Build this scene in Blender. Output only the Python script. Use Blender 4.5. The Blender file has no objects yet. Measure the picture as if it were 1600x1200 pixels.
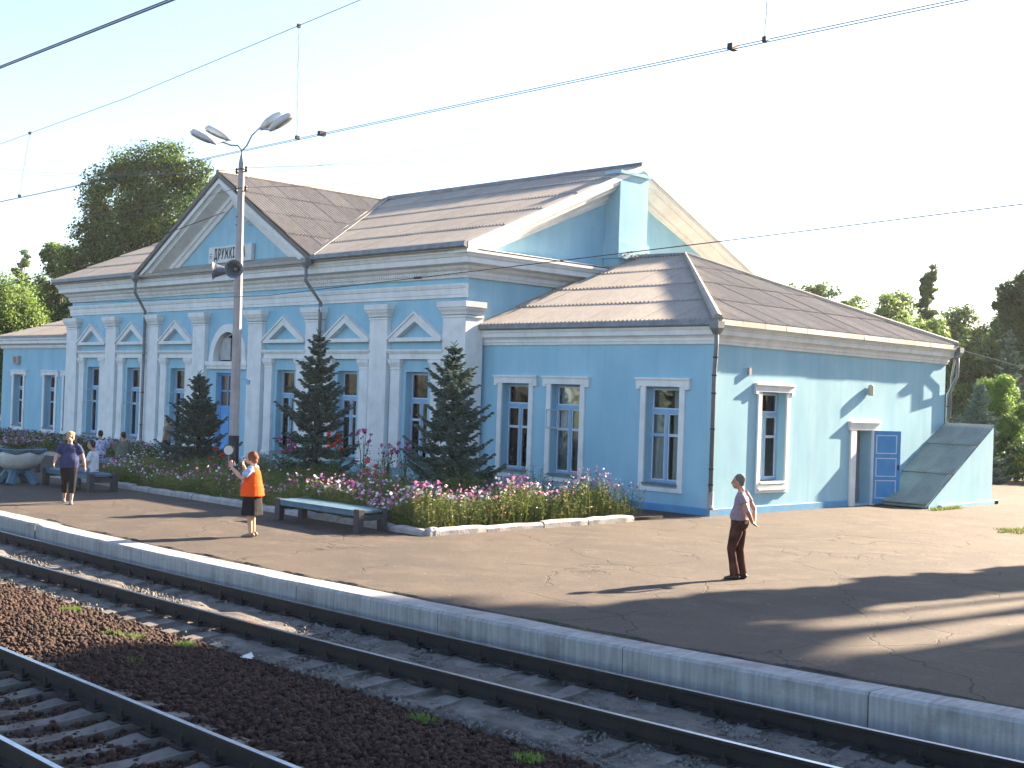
import bpy, bmesh, math, random
import numpy as np
from mathutils import Vector, Matrix
random.seed(7); RNG = np.random.default_rng(7)
SC = bpy.context.scene; COL = SC.collection
R = math.radians

# ------------------------------------------------------------ camera, sky, sun, exposure
cam = bpy.data.cameras.new('camera'); camo = bpy.data.objects.new('camera', cam); COL.objects.link(camo)
RT = Vector((0.70151674, 0.71184096, 0.03401038)); UP = Vector((-0.01705382, -0.03094175, 0.99937569)); FW = Vector((-0.71244889, 0.70165879, 0.00956655))
RT.normalize(); FW.normalize(); UP = RT.cross(FW).normalized()
M = Matrix((RT, UP, -FW)).transposed().to_4x4(); M.translation = Vector((18.9676, -25.8067, 2.86))
camo.matrix_world = M
cam.sensor_width = 36; cam.lens = 1961.1 / 1600 * 36; cam.clip_start = 0.1; cam.clip_end = 4000
SC.camera = camo
SUN_AZ, SUN_EL = 7.0, 25.5       # azimuth from +y towards +x
w = bpy.data.worlds.new('World'); SC.world = w; w.use_nodes = True
nt = w.node_tree; bg = nt.nodes['Background']; sky = nt.nodes.new('ShaderNodeTexSky')
sky.sky_type = 'NISHITA'; sky.sun_disc = False; sky.sun_elevation = R(SUN_EL); sky.sun_rotation = R(SUN_AZ)
sky.dust_density = 1.0; sky.air_density = 1.0; sky.ozone_density = 2.5
tint = nt.nodes.new('ShaderNodeMix'); tint.data_type = 'RGBA'; tint.blend_type = 'MULTIPLY'; tint.inputs[0].default_value = 1; tint.inputs[7].default_value = (1, .97, .97, 1); nt.links.new(sky.outputs[0], tint.inputs[6]); nt.links.new(tint.outputs[2], bg.inputs[0]); bg.inputs[1].default_value = 0.055
sd = Vector((math.sin(R(SUN_AZ))*math.cos(R(SUN_EL)), math.cos(R(SUN_AZ))*math.cos(R(SUN_EL)), math.sin(R(SUN_EL))))
sl = bpy.data.lights.new('sun', 'SUN'); sl.energy = 5.0; sl.angle = R(0.6); sl.color = (1, .80, .58)
so = bpy.data.objects.new('sun', sl); COL.objects.link(so); so.rotation_euler = sd.to_track_quat('Z', 'Y').to_euler()
SC.view_settings.view_transform = 'Standard'; SC.view_settings.look = 'None'; SC.view_settings.gamma = 1
SC.view_settings.use_curve_mapping = False; SC.view_settings.exposure = 2.82
SC.cycles.max_bounces = 7; SC.cycles.transparent_max_bounces = 12; SC.cycles.caustics_reflective = False; SC.cycles.caustics_refractive = False

# ------------------------------------------------------------ helpers: objects
ORI = {}
def tag(o, label=None, cat=None, group=None, kind=None):
    for k, v in (('label', label), ('category', cat), ('group', group), ('kind', kind)):
        if v: o[k] = v
    return o
def thing(name, label, cat, loc=(0, 0, 0), group=None):
    o = bpy.data.objects.new(name, None); COL.objects.link(o); o.location = loc; o.empty_display_size = .2
    ORI[o.name] = Vector(loc); return tag(o, label, cat, group)
def link(name, me, parent=None, loc=None):
    o = bpy.data.objects.new(name, me); COL.objects.link(o)
    if parent is not None: o.parent = parent
    if loc is not None: o.location = loc
    ORI[o.name] = (ORI[parent.name] if parent is not None else Vector((0, 0, 0))) + Vector(loc or (0, 0, 0))
    return o
def copy_tree(o, parent=None):
    c = o.copy(); COL.objects.link(c)
    if parent is not None: c.parent = parent
    for ch in list(o.children): copy_tree(ch, c)
    return c
class MB:
    def __init__(s): s.v = []; s.f = []; s.m = []
    def add(s, vs, fs, m=0):
        b = len(s.v); s.v += [tuple(p) for p in vs]; s.f += [tuple(i + b for i in f) for f in fs]; s.m += [m] * len(fs); return s
    def box(s, x0, x1, y0, y1, z0, z1, m=0):
        return s.add([(x0,y0,z0),(x1,y0,z0),(x1,y1,z0),(x0,y1,z0),(x0,y0,z1),(x1,y0,z1),(x1,y1,z1),(x0,y1,z1)],
            [(0,3,2,1),(4,5,6,7),(0,1,5,4),(1,2,6,5),(2,3,7,6),(3,0,4,7)], m)
    def prism(s, poly, d, m=0):       # poly: 3-D points (planar), d: extrusion vector
        n = len(poly); p = [Vector(a) for a in poly]; q = [a + Vector(d) for a in p]
        return s.add(p + q, [tuple(range(n))[::-1], tuple(range(n, 2*n))] + [(i, (i+1) % n, n+(i+1) % n, n+i) for i in range(n)], m)
    def loft(s, rings, cap=True, m=0, closed=True):
        n = len(rings[0]); vs = [p for r in rings for p in r]; fs = []
        for k in range(len(rings)-1):
            for i in range(n if closed else n-1):
                j = (i+1) % n; fs.append((k*n+i, k*n+j, (k+1)*n+j, (k+1)*n+i))
        if cap: fs.append(tuple(range(n))[::-1]); fs.append(tuple((len(rings)-1)*n + i for i in range(n)))
        return s.add(vs, fs, m)
    def tube(s, pts, rad, n=8, m=0, side=None, cap=True):
        pts = [Vector(p) for p in pts]; rings = []
        if not hasattr(rad, '__len__'): rad = [rad]*len(pts)
        prev = None
        for i, p in enumerate(pts):
            t = (pts[min(i+1, len(pts)-1)] - pts[max(i-1, 0)]).normalized()
            ref = Vector(side) if side is not None else (prev if prev is not None else (Vector((1,0,0)) if abs(t.x) < .8 else Vector((0,1,0))))
            a = (ref - t*ref.dot(t)).normalized(); prev = a; b = t.cross(a)
            ra, rb = rad[i] if hasattr(rad[i], '__len__') else (rad[i], rad[i])
            rings.append([p + a*(ra*math.cos(2*math.pi*k/n)) + b*(rb*math.sin(2*math.pi*k/n)) for k in range(n)])
        return s.loft(rings, cap, m)
    def lathe(s, prof, c, n=16, m=0, axis=(0,0,1)):
        ax = Vector(axis).normalized(); a = ax.orthogonal().normalized(); b = ax.cross(a); c = Vector(c)
        return s.loft([[c + ax*h + a*(r*math.cos(2*math.pi*k/n)) + b*(r*math.sin(2*math.pi*k/n)) for k in range(n)] for r, h in prof], True, m)
    def ell(s, c, r, n=12, k=8, m=0, mat=None):
        c = Vector(c); rings = []
        for i in range(1, k):
            th = math.pi*i/k; rings.append([Vector((r[0]*math.sin(th)*math.cos(2*math.pi*j/n), r[1]*math.sin(th)*math.sin(2*math.pi*j/n), -r[2]*math.cos(th))) for j in range(n)])
        if mat is not None: rings = [[mat @ p for p in q] for q in rings]
        return s.loft([[c+p for p in q] for q in rings], True, m)
    def mesh(s, name, mats, off=None, smooth=False):
        me = bpy.data.meshes.new(name); off = off or Vector((0,0,0))
        me.from_pydata([(v[0]-off[0], v[1]-off[1], v[2]-off[2]) for v in s.v], [], s.f)
        mats = mats if isinstance(mats, (list, tuple)) else [mats]
        for m in mats: me.materials.append(m)
        if len(mats) > 1: me.polygons.foreach_set('material_index', s.m)
        if smooth: me.polygons.foreach_set('use_smooth', [True]*len(me.polygons))
        me.update(); return me
    def build(s, name, mats, parent=None, smooth=False, bevel=0, **tg):
        off = ORI[parent.name] if parent is not None else Vector((0,0,0))
        me = s.mesh(name, mats, off, smooth)
        bm = bmesh.new(); bm.from_mesh(me); bmesh.ops.recalc_face_normals(bm, faces=bm.faces)
        if bevel: bmesh.ops.bevel(bm, geom=list(bm.edges), offset=bevel, segments=1, affect='EDGES', clamp_overlap=True)
        bm.to_mesh(me); bm.free()
        o = link(name, me, parent); return tag(o, **tg)
def np_mesh(name, V, F, mats, parent=None, mi=None, smooth=False):
    me = bpy.data.meshes.new(name); V = np.asarray(V, np.float32); F = np.asarray(F, np.int32); k = F.shape[1]
    if parent is not None: V = V - np.array(ORI[parent.name], np.float32)
    me.vertices.add(len(V)); me.vertices.foreach_set('co', V.ravel()); me.loops.add(F.size); me.loops.foreach_set('vertex_index', F.ravel())
    me.polygons.add(len(F)); me.polygons.foreach_set('loop_start', np.arange(0, F.size, k, dtype=np.int32))
    for m in (mats if isinstance(mats, (list, tuple)) else [mats]): me.materials.append(m)
    if mi is not None: me.polygons.foreach_set('material_index', np.asarray(mi, np.int32))
    if smooth: me.polygons.foreach_set('use_smooth', np.ones(len(F), bool))
    me.update(calc_edges=True); me.validate(); return link(name, me, parent)

# ------------------------------------------------------------ helpers: materials
def mat(name, c1, c2=None, scale=3., rough=.7, bump=0., bscale=30., metal=0., detail=6, spec=.4, rnd=0., stretch=None, stain=None, stainscale=.6, fac=(.35,.65), trans=0., streak=None):
    m = bpy.data.materials.new(name); m.use_nodes = True; n = m.node_tree; b = n.nodes['Principled BSDF']; L = n.links.new
    b.inputs['Roughness'].default_value = rough; b.inputs['Metallic'].default_value = metal; b.inputs['Specular IOR Level'].default_value = spec
    tc = n.nodes.new('ShaderNodeTexCoord'); mp = n.nodes.new('ShaderNodeMapping'); L(tc.outputs['Object'], mp.inputs[0])
    if stretch: mp.inputs['Scale'].default_value = stretch
    col = None
    if c2 is None: c2 = tuple(x*.85 for x in c1)
    no = n.nodes.new('ShaderNodeTexNoise'); no.inputs['Scale'].default_value = scale; no.inputs['Detail'].default_value = detail; L(mp.outputs[0], no.inputs[0])
    rp = n.nodes.new('ShaderNodeMapRange'); rp.inputs[1].default_value = fac[0]; rp.inputs[2].default_value = fac[1]; L(no.outputs[0], rp.inputs[0])
    mx = n.nodes.new('ShaderNodeMix'); mx.data_type = 'RGBA'; mx.inputs[6].default_value = (*c1, 1); mx.inputs[7].default_value = (*c2, 1); L(rp.outputs[0], mx.inputs[0]); col = mx.outputs[2]
    if stain:
        n2 = n.nodes.new('ShaderNodeTexNoise'); n2.inputs['Scale'].default_value = stainscale; n2.inputs['Detail'].default_value = 8; n2.inputs['Roughness'].default_value = .65; L(tc.outputs['Object'], n2.inputs[0])
        r2 = n.nodes.new('ShaderNodeMapRange'); r2.inputs[1].default_value = .5; r2.inputs[2].default_value = .72; r2.inputs[4].default_value = stain[3]; L(n2.outputs[0], r2.inputs[0])
        m2 = n.nodes.new('ShaderNodeMix'); m2.data_type = 'RGBA'; L(col, m2.inputs[6]); m2.inputs[7].default_value = (*stain[:3], 1); L(r2.outputs[0], m2.inputs[0]); col = m2.outputs[2]
    if streak:
        mp4 = n.nodes.new('ShaderNodeMapping'); mp4.inputs['Scale'].default_value = (5,5,.28); L(tc.outputs['Object'], mp4.inputs[0]); n4 = n.nodes.new('ShaderNodeTexNoise'); n4.inputs['Scale'].default_value = 1; n4.inputs['Detail'].default_value = 9; n4.inputs['Roughness'].default_value = .7; L(mp4.outputs[0], n4.inputs[0])
        r4 = n.nodes.new('ShaderNodeMapRange'); r4.inputs[1].default_value = .52; r4.inputs[2].default_value = .75; r4.inputs[4].default_value = streak[3]; L(n4.outputs[0], r4.inputs[0])
        m4 = n.nodes.new('ShaderNodeMix'); m4.data_type = 'RGBA'; L(col, m4.inputs[6]); m4.inputs[7].default_value = (*streak[:3], 1); L(r4.outputs[0], m4.inputs[0]); col = m4.outputs[2]
    if rnd:
        oi = n.nodes.new('ShaderNodeObjectInfo'); mr = n.nodes.new('ShaderNodeMapRange'); mr.inputs[3].default_value = 1-rnd; mr.inputs[4].default_value = 1+rnd; L(oi.outputs['Random'], mr.inputs[0])
        hv = n.nodes.new('ShaderNodeHueSaturation'); L(mr.outputs[0], hv.inputs['Value']); L(col, hv.inputs['Color']); col = hv.outputs[0]
    L(col, b.inputs['Base Color'])
    if bump:
        n3 = n.nodes.new('ShaderNodeTexNoise'); n3.inputs['Scale'].default_value = bscale; n3.inputs['Detail'].default_value = 5; L(tc.outputs['Object'], n3.inputs[0])
        bp = n.nodes.new('ShaderNodeBump'); bp.inputs['Strength'].default_value = 1; bp.inputs['Distance'].default_value = bump; L(n3.outputs[0], bp.inputs['Height']); L(bp.outputs[0], b.inputs['Normal'])
    if trans:
        out = n.nodes['Material Output']; tr = n.nodes.new('ShaderNodeBsdfTranslucent'); L(col, tr.inputs[0]); ms = n.nodes.new('ShaderNodeMixShader'); ms.inputs[0].default_value = trans
        L(b.outputs[0], ms.inputs[1]); L(tr.outputs[0], ms.inputs[2]); L(ms.outputs[0], out.inputs[0])
    return m
def leafmat(name, c1, c2, trans=.35, scale=1.2):
    return mat(name, c1, c2, scale=scale, rough=.55, trans=trans, spec=.3, fac=(.38,.62))
BLUE = mat('blue_limewash', (.27,.495,.61), (.335,.555,.655), 1.4, .85, .0016, 22, stretch=(1,1,.35), stain=(.26,.42,.53,.4), stainscale=1.1, spec=.15, streak=(.22,.36,.44,.4))
WHITE = mat('white_trim', (.80,.795,.775), (.72,.72,.705), 2.5, .8, .003, 20, stain=(.50,.48,.44,.4), stainscale=1.3, spec=.2, streak=(.45,.43,.38,.35))
PLINTH = mat('plinth_blue', (.07,.28,.52), (.10,.33,.56), 3, .8, .0012, 20, stain=(.2,.25,.28,.6), stainscale=2.5)
FRAME = mat('blue_window_paint', (.20,.38,.58), (.26,.43,.60), 5, .5, .001, 40)
SASH = mat('pale_sash_paint', (.60,.68,.74), (.50,.60,.70), 5, .5)
DOORB = mat('door_blue', (.06,.27,.58), (.08,.31,.62), 4, .5, .001, 30)
SLATE = mat('asbestos_sheet', (.36,.325,.28), (.31,.28,.245), 5, .6, .0012, 30, rnd=.07, stretch=(1,1,1), stain=(.22,.20,.175,.4), stainscale=2.2, spec=.4)
GREENM = mat('green_metal', (.28,.335,.30), (.23,.28,.25), 2, .5, .001, 30, stain=(.24,.21,.17,.4), stainscale=2)
ZINC = mat('grey_gutter_metal', (.20,.22,.235), (.14,.155,.17), 4, .5, .001, 30, metal=.3)
FASC = mat('light_eaves_metal', (.33,.30,.26), (.25,.23,.20), 3, .6, rnd=.12)
DARK = mat('dark_interior', (.03,.03,.035), (.02,.02,.02), 3, .9)
INNER = mat('interior_wall', (.5,.48,.42), (.42,.41,.37), 1, .9)
CURT = mat('white_curtain', (.75,.75,.72), (.62,.63,.62), 6, .9, trans=.2, stretch=(8,8,.4))
GRILL = mat('white_grille', (.5,.52,.53), None, 5, .6)
IRON = mat('dark_iron', (.04,.04,.045), (.06,.05,.05), 5, .5, metal=.4)
BLACK = mat('black_paint', (.02,.02,.023), (.03,.03,.035), 5, .6)
CONC = mat('pole_concrete', (.42,.38,.37), (.34,.31,.30), 3, .85, .003, 40, stain=(.25,.22,.2,.5), stainscale=1.5)
SLEEP = mat('sleeper_concrete', (.15,.143,.13), (.10,.09,.08), 5, .9, .006, 50, rnd=.18, stain=(.05,.037,.028,.8), stainscale=3)
EDGE = mat('whitewashed_concrete', (.36,.355,.345), (.25,.245,.24), 3, .85, .005, 30, stretch=(6,1,.4), stain=(.15,.135,.12,.75), stainscale=1.8, rnd=.05)
CURBW = mat('whitewashed_stone', (.38,.37,.37), (.28,.27,.265), 5, .85, .012, 20, stain=(.28,.24,.2,.7), stainscale=4, rnd=.08)
RUST = mat('rail_side', (.024,.017,.014), (.014,.011,.010), 6, .75, .002, 60)
SHINY = mat('rail_running_surface', (.45,.45,.47), (.35,.35,.38), 8, .22, metal=1.)
STONEM = mat('ballast_stone', (.030,.0135,.008), (.052,.028,.018), 9, .9, rnd=0, fac=(.4,.75))
STONEG = mat('grey_ballast_stone', (.18,.17,.155), (.11,.10,.09), 9, .9)
BARK = mat('bark', (.10,.075,.055), (.06,.045,.035), 8, .9, .01, 20)
SPR = leafmat('spruce_needles', (.075,.13,.11), (.125,.19,.165), .12, 3)
SPRT = leafmat('spruce_tips', (.22,.31,.28), (.15,.23,.21), .15, 3)
LEAF_D = leafmat('leaf_dark', (.035,.08,.024), (.055,.11,.03), .45)
LEAF_M = leafmat('leaf_mid', (.075,.14,.03), (.11,.19,.045), .5, .4)
LEAF_L = leafmat('leaf_light', (.14,.23,.045), (.19,.29,.06), .5, .5)
LEAF_Y = leafmat('leaf_yellowgreen', (.16,.28,.04), (.10,.20,.04), .5)
BLUEB = mat('bench_blue', (.05,.125,.19), (.07,.155,.22), 5, .6, .002, 30, stain=(.15,.17,.17,.5), stainscale=5)
CHAR = mat('bench_dark_paint', (.035,.038,.045), (.05,.05,.055), 5, .7)
GREYM = mat('grey_painted_metal', (.30,.33,.36), (.24,.27,.30), 5, .45, metal=.2)
LAMPW = mat('lamp_housing', (.60,.60,.58), (.5,.5,.48), 5, .5)
def glassmat():
    m = bpy.data.materials.new('window_glass'); m.use_nodes = True; n = m.node_tree; n.nodes.clear(); L = n.links.new
    o = n.nodes.new('ShaderNodeOutputMaterial'); g = n.nodes.new('ShaderNodeBsdfGlossy'); g.inputs['Roughness'].default_value = .03; g.inputs[0].default_value = (.9,.93,.95,1)
    t = n.nodes.new('ShaderNodeBsdfTransparent'); t.inputs[0].default_value = (.86,.9,.9,1); f = n.nodes.new('ShaderNodeFresnel'); f.inputs[0].default_value = 1.45
    tc = n.nodes.new('ShaderNodeTexCoord'); no = n.nodes.new('ShaderNodeTexNoise'); no.inputs['Scale'].default_value = 1.5; L(tc.outputs['Object'], no.inputs[0])
    b = n.nodes.new('ShaderNodeBump'); b.inputs['Strength'].default_value = .5; b.inputs['Distance'].default_value = .012; L(no.outputs[0], b.inputs['Height']); L(b.outputs[0], g.inputs['Normal'])
    x = n.nodes.new('ShaderNodeMixShader'); L(f.outputs[0], x.inputs[0]); L(t.outputs[0], x.inputs[1]); L(g.outputs[0], x.inputs[2]); L(x.outputs[0], o.inputs[0]); return m
GLASS = glassmat()
def asphalt():
    m = bpy.data.materials.new('worn_asphalt'); m.use_nodes = True; n = m.node_tree; b = n.nodes['Principled BSDF']; L = n.links.new; N = n.nodes.new
    tc = N('ShaderNodeTexCoord'); P = tc.outputs['Object']
    def noise(s, d=6, r=.55, src=P):
        q = N('ShaderNodeTexNoise'); q.inputs['Scale'].default_value = s; q.inputs['Detail'].default_value = d; q.inputs['Roughness'].default_value = r; L(src, q.inputs[0]); return q.outputs[0]
    def rng(x, a, c, e=0, f=1):
        q = N('ShaderNodeMapRange'); q.inputs[1].default_value = a; q.inputs[2].default_value = c; q.inputs[3].default_value = e; q.inputs[4].default_value = f; L(x, q.inputs[0]); return q.outputs[0]
    def mix(f, a, c):
        q = N('ShaderNodeMix'); q.data_type = 'RGBA'; L(f, q.inputs[0])
        for s, k in ((a, 6), (c, 7)):
            if isinstance(s, tuple): q.inputs[k].default_value = (*s, 1)
            else: L(s, q.inputs[k])
        return q.outputs[2]
    c = mix(rng(noise(.35), .42, .58), (.066,.052,.041), (.050,.040,.034))
    c = mix(rng(noise(1.3, 8, .7), .50, .68, 0, .8), c, (.098,.080,.064))
    c = mix(rng(noise(.7, 8, .7), .54, .66, 0, .75), c, (.036,.030,.026))
    c = mix(rng(noise(11, 5, .7), .45, .65, 0, .35), c, (.034,.029,.025))
    c = mix(rng(noise(23, 4, .7), .5, .68, 0, .45), c, (.12,.10,.082))
    # aggregate specks
    v = N('ShaderNodeTexVoronoi'); v.inputs['Scale'].default_value = 45; L(P, v.inputs[0])
    c = mix(rng(v.outputs['Distance'], .0, .35, .35, 0), c, (.12,.108,.095))
    v3 = N('ShaderNodeTexVoronoi'); v3.inputs['Scale'].default_value = 3.2; L(P, v3.inputs[0])
    c = mix(rng(v3.outputs['Distance'], .035, .06, .9, 0), c, (.26,.245,.22))
    # cracks
    wn = N('ShaderNodeTexNoise'); wn.inputs['Scale'].default_value = .8; wn.inputs['Detail'].default_value = 7; L(P, wn.inputs[0])
    mv = N('ShaderNodeVectorMath'); mv.operation = 'MULTIPLY_ADD'; mv.inputs[1].default_value = (1.3,1.3,1.3); L(wn.outputs['Color'], mv.inputs[0]); L(P, mv.inputs[2])
    v2 = N('ShaderNodeTexVoronoi'); v2.feature = 'DISTANCE_TO_EDGE'; v2.inputs['Scale'].default_value = .36; L(mv.outputs[0], v2.inputs[0])
    crack = rng(v2.outputs['Distance'], .0, .0065, 1, 0); gate = rng(noise(.28, 3), .44, .54)
    mm = N('ShaderNodeMath'); mm.operation = 'MULTIPLY'; L(crack, mm.inputs[0]); L(gate, mm.inputs[1])
    c = mix(mm.outputs[0], c, (.02,.017,.015)); L(c, b.inputs['Base Color']); b.inputs['Roughness'].default_value = .85; b.inputs['Specular IOR Level'].default_value = .3
    bn = N('ShaderNodeMath'); bn.operation = 'MULTIPLY_ADD'; L(mm.outputs[0], bn.inputs[0]); bn.inputs[1].default_value = -1.2; L(noise(60, 5), bn.inputs[2])
    b2 = N('ShaderNodeMath'); b2.operation = 'MULTIPLY_ADD'; L(noise(1.1, 4), b2.inputs[0]); b2.inputs[1].default_value = 2.2; L(bn.outputs[0], b2.inputs[2])
    bp = N('ShaderNodeBump'); bp.inputs['Distance'].default_value = .012; bp.inputs['Strength'].default_value = 1; L(b2.outputs[0], bp.inputs['Height']); L(bp.outputs[0], b.inputs['Normal']); return m
ASPH = asphalt()
GRASSM = mat('grass_ground', (.05,.075,.02), (.085,.10,.035), .5, .95, .03, 8)
EARTH = mat('track_earth', (.05,.042,.034), (.03,.025,.021), 1.6, .95, .03, 12, stain=(.07,.063,.055,.7), stainscale=1.4)
BEDM = mat('bed_soil', (.05,.035,.025), (.08,.06,.045), 5, .95, .02, 12)
def flat(name, c, rough=.6, **k): return mat(name, c, tuple(min(1, x*1.12) for x in c), 12, rough, **k)

# ------------------------------------------------------------ ground, platform, track bed
MB().box(-3000, 3000, -3000, 3000, -1.2, -.62).build('ground', GRASSM, kind='structure')
def edge_y(x): return -15.1 + (.0038*(x+2)**2 if x > -2 else 0)
MB().box(-300, 120, -60, -14.4, -.6, -.47).build('track_bed', EARTH, kind='structure')
xs = [-300, -2] + [-2 + i for i in range(1, 24)] + [120]
yy = lambda x: edge_y(min(x, 22)) + (.13 if x < -5.35 else 0) + .43
bm = MB(); P = [(x, yy(x), 0) for x in [-300, -5.35]] + [(-5.34, edge_y(0)+.43, 0)] + [(x, yy(x), 0) for x in xs[1:]] + [(120, 36, 0), (-300, 36, 0)]
bm.prism(P, (0, 0, -.55)); bm.build('platform', ASPH, kind='structure')
# far lawn behind its kerb
MB().prism([(-1.2,26,.06),(-19,48.5,.06),(-60,48.5,.06),(-60,400,.06),(300,400,.06),(300,26,.06)], (0,0,-.5)).build('lawn', GRASSM, kind='structure')
MB().prism([(-1.3,25.8,.14),(-19.2,48.4,.14),(-19.4,48.2,.14),(-1.5,25.6,.14)], (0,0,-.3)).build('road_kerb', CURBW, kind='structure')
# platform edge slabs
pe = thing('platform_edge', 'white painted concrete slab edge running along the near side of the platform', 'kerb', (4,-15,0))
x = -40.0
while x < 24:
    L_ = 2.97 if x < 24 else 2; x1 = x + L_
    if x < -5.4 < x1: x1 = -5.42
    m = MB(); N = 5; rings = []
    for i in range(N+1):
        q = x + (x1-x)*i/N; o = .13 if q < -5.35 else 0; e = edge_y(min(q,22)) + o; j = (0 if 0 < i < N else .012)
        dz = random.uniform(-.006,.006)
        rings.append([(q, e+j, -.58), (q, e+j-.01, -.03), (q, e+.025+j, .004+dz), (q, e+.425, .006+dz), (q, e+.425, -.58)])
    m.loft(rings); ob = m.build('edge_slab', EDGE, pe)
    x = x1 + (.06 if x1 == -5.42 else .014)
# dark dirt line where asphalt meets slabs handled by geometry: low crumbled ridge
m = MB(); 
for i in range(-60, 240):
    q = i*.1; e = edge_y(q) + .47 + .03*math.sin(q*1.7) + (.13 if q < -5.35 else 0); h = .012+.008*math.sin(q*5)+random.uniform(0,.01)
    m.add([(q, e, .003), (q+.12, e, .003), (q+.11, e+.05, h), (q, e+.05, h), (q+.12, e+.14, .002), (q, e+.14, .002)], [(0,1,2,3),(3,2,4,5)])
o = m.build('asphalt_lip', EARTH); tag(o, kind='stuff', label='crumbled earth line along the platform edge slabs', cat='dirt')

# ------------------------------------------------------------ railway tracks
def far_y(x): return -15.36 + .0022*(max(x, -4)+2)**2
RAILP = [(-.065,0),(.065,0),(.065,.012),(.012,.028),(.01,.135),(.036,.148),(.036,.172),(.028,.18),(-.028,.18),(-.036,.172),(-.036,.148),(-.01,.135),(-.012,.028),(-.065,.012)]
def rail(fy, x0, x1, z, parent):
    m = MB(); rings = []; n = int((x1-x0)/1.0)
    for i in range(n+1):
        q = x0 + (x1-x0)*i/n; rings.append([(q, fy(q)+a, z-.18+b) for a, b in RAILP])
    m.loft(rings); 
    for k, f in enumerate(m.f):
        if len(f) == 4 and (k % 14) == 7: m.m[k] = 1
    m.build('rail', [RUST, SHINY], parent)
def track(fy, gauge, x0, x1, z, lab, sleepers):
    t = thing('railway_track', lab, 'railway track', (5, fy(5), z-.4))
    rail(fy, x0, x1, z, t); rail(lambda q: fy(q)-gauge, x0, x1, z, t)
    # one sleeper mesh, shared
    m = MB(); zt = z-.183
    def ring(y, w, h): return [(-w/2-.02, y, h-.2), (w/2+.02, y, h-.2), (w/2, y, h), (-w/2, y, h)]
    hg = gauge/2
    m.loft([ring(-1.32,.24,-.03), ring(-hg-.22,.26,0), ring(-hg+.2,.26,0), ring(-.25,.22,-.035), ring(.25,.22,-.035), ring(hg-.2,.26,0), ring(hg+.22,.26,0), ring(1.32,.24,-.03)])
    sm = m.mesh('sleeper', SLEEP)
    f = MB(); y = 0
    f.box(-.11,.11,y-.17,y+.17,-.002,.014)
    for d in (-1, 1):
        f.box(-.05,.05,y+d*.10-.03,y+d*.10+.03,.012,.045); f.lathe([(.018,0),(.018,.09),(.006,.10)], (0, y+d*.105, .02), 6); f.box(-.035,.035,y+d*.07-.015,y+d*.07+.015,.03,.055)
    fm = f.mesh('fastener', RUST)
    for i in range(sleepers[0], sleepers[1]):
        q = i*.56; ang = math.atan((fy(q+.1)-fy(q-.1))/.2)
        a = link('sleeper', sm, t, Vector((q, fy(q)-hg, zt)) - ORI[t.name] + Vector((random.uniform(-.02,.02), random.uniform(-.03,.03), random.uniform(-.012,.0)))); a.rotation_euler = (random.uniform(-.006,.006), 0, ang + random.uniform(-.02,.02))
        for o_ in (0, gauge):
            b = link('fastener', fm, t, Vector((q, fy(q)-o_, zt)) - ORI[t.name]); b.rotation_euler = (0,0,ang)
    return t
track(far_y, 1.42, -80, 24, -.2, 'railway track next to the platform edge with partly buried concrete sleepers', (-28, 32))
track(lambda q: -19.83, 1.47, -80, 24, -.2, 'railway track in the near left corner with bright rail tops over dark sleepers', (-10, 26))
# ballast stones
def stones(name, n, fpos, size, matl, zr=(.0,.03)):
    ico = np.array([(0,0,1),(.89,0,.45),(.28,.85,.45),(-.72,.53,.45),(-.72,-.53,.45),(.28,-.85,.45),(.72,.53,-.45),(-.28,.85,-.45),(-.89,0,-.45),(-.28,-.85,-.45),(.72,-.53,-.45)])
    F = np.array([(0,1,2),(0,2,3),(0,3,4),(0,4,5),(0,5,1),(1,6,2),(2,7,3),(3,8,4),(4,9,5),(5,10,1),(6,7,2),(7,8,3),(8,9,4),(9,10,5),(10,6,1)])
    c = fpos(n); n = len(c); k = len(ico)
    v = ico[None]*RNG.uniform(.6,1.2,(n,k,1))*RNG.uniform(.55,1.15,(n,1,3)); s = size[0] + (size[1]*1.35-size[0])*RNG.uniform(0,1,(n,1,1))**1.8; v = v*s
    a = RNG.uniform(0, 6.28, n); ca, sa = np.cos(a)[:,None], np.sin(a)[:,None]
    x, y, z = v[...,0].copy(), v[...,1].copy(), v[...,2].copy(); v[...,0] = x*ca-y*sa; v[...,1] = x*sa+y*ca
    b = RNG.uniform(-.7,.7,n)[:,None]; y = v[...,1].copy(); v[...,1] = y*np.cos(b)-z*np.sin(b); v[...,2] = y*np.sin(b)+z*np.cos(b)
    v += c[:,None,:]
    return np_mesh(name, v.reshape(-1,3), (F[None]+(np.arange(n)*k)[:,None,None]).reshape(-1,3), matl)
def area(x0,x1,y0,y1,z0,z1, hump=None):
    def f(n):
        c = np.stack([RNG.uniform(x0,x1,n), RNG.uniform(y0,y1,n), RNG.uniform(z0,z1,n)],1)
        if hump is not None: c[:,2] += hump(c[:,0], c[:,1])
        return c
    return f
mid = lambda x, y: .07*np.clip(1-((y+18.45)/1.0)**2, 0, 1)
o = stones('ballast', 42000, area(-8,15.5,-19.6,-17.25,-.475,-.43, mid), (.018,.041), STONEM); tag(o, 'dark reddish brown ballast heaped between the two tracks', 'ballast', kind='stuff')
bm = MB(); NX, NY = 60, 12
for i in range(NX+1):
    for j in range(NY+1):
        X = -20+40*i/NX; Y = -19.75+2.7*j/NY; bm.v.append((X, Y, -.468+float(mid(X, Y))+random.uniform(-.006,.006) if 0<j<NY else -.5))
for i in range(NX):
    for j in range(NY): a = i*(NY+1)+j; bm.f.append((a, a+NY+1, a+NY+2, a+1)); bm.m.append(0)
bm.build('ballast_ridge', mat('ballast_fines', (.028,.019,.015), (.04,.03,.023), 20, .95, .02, 30), kind='structure')
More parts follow.
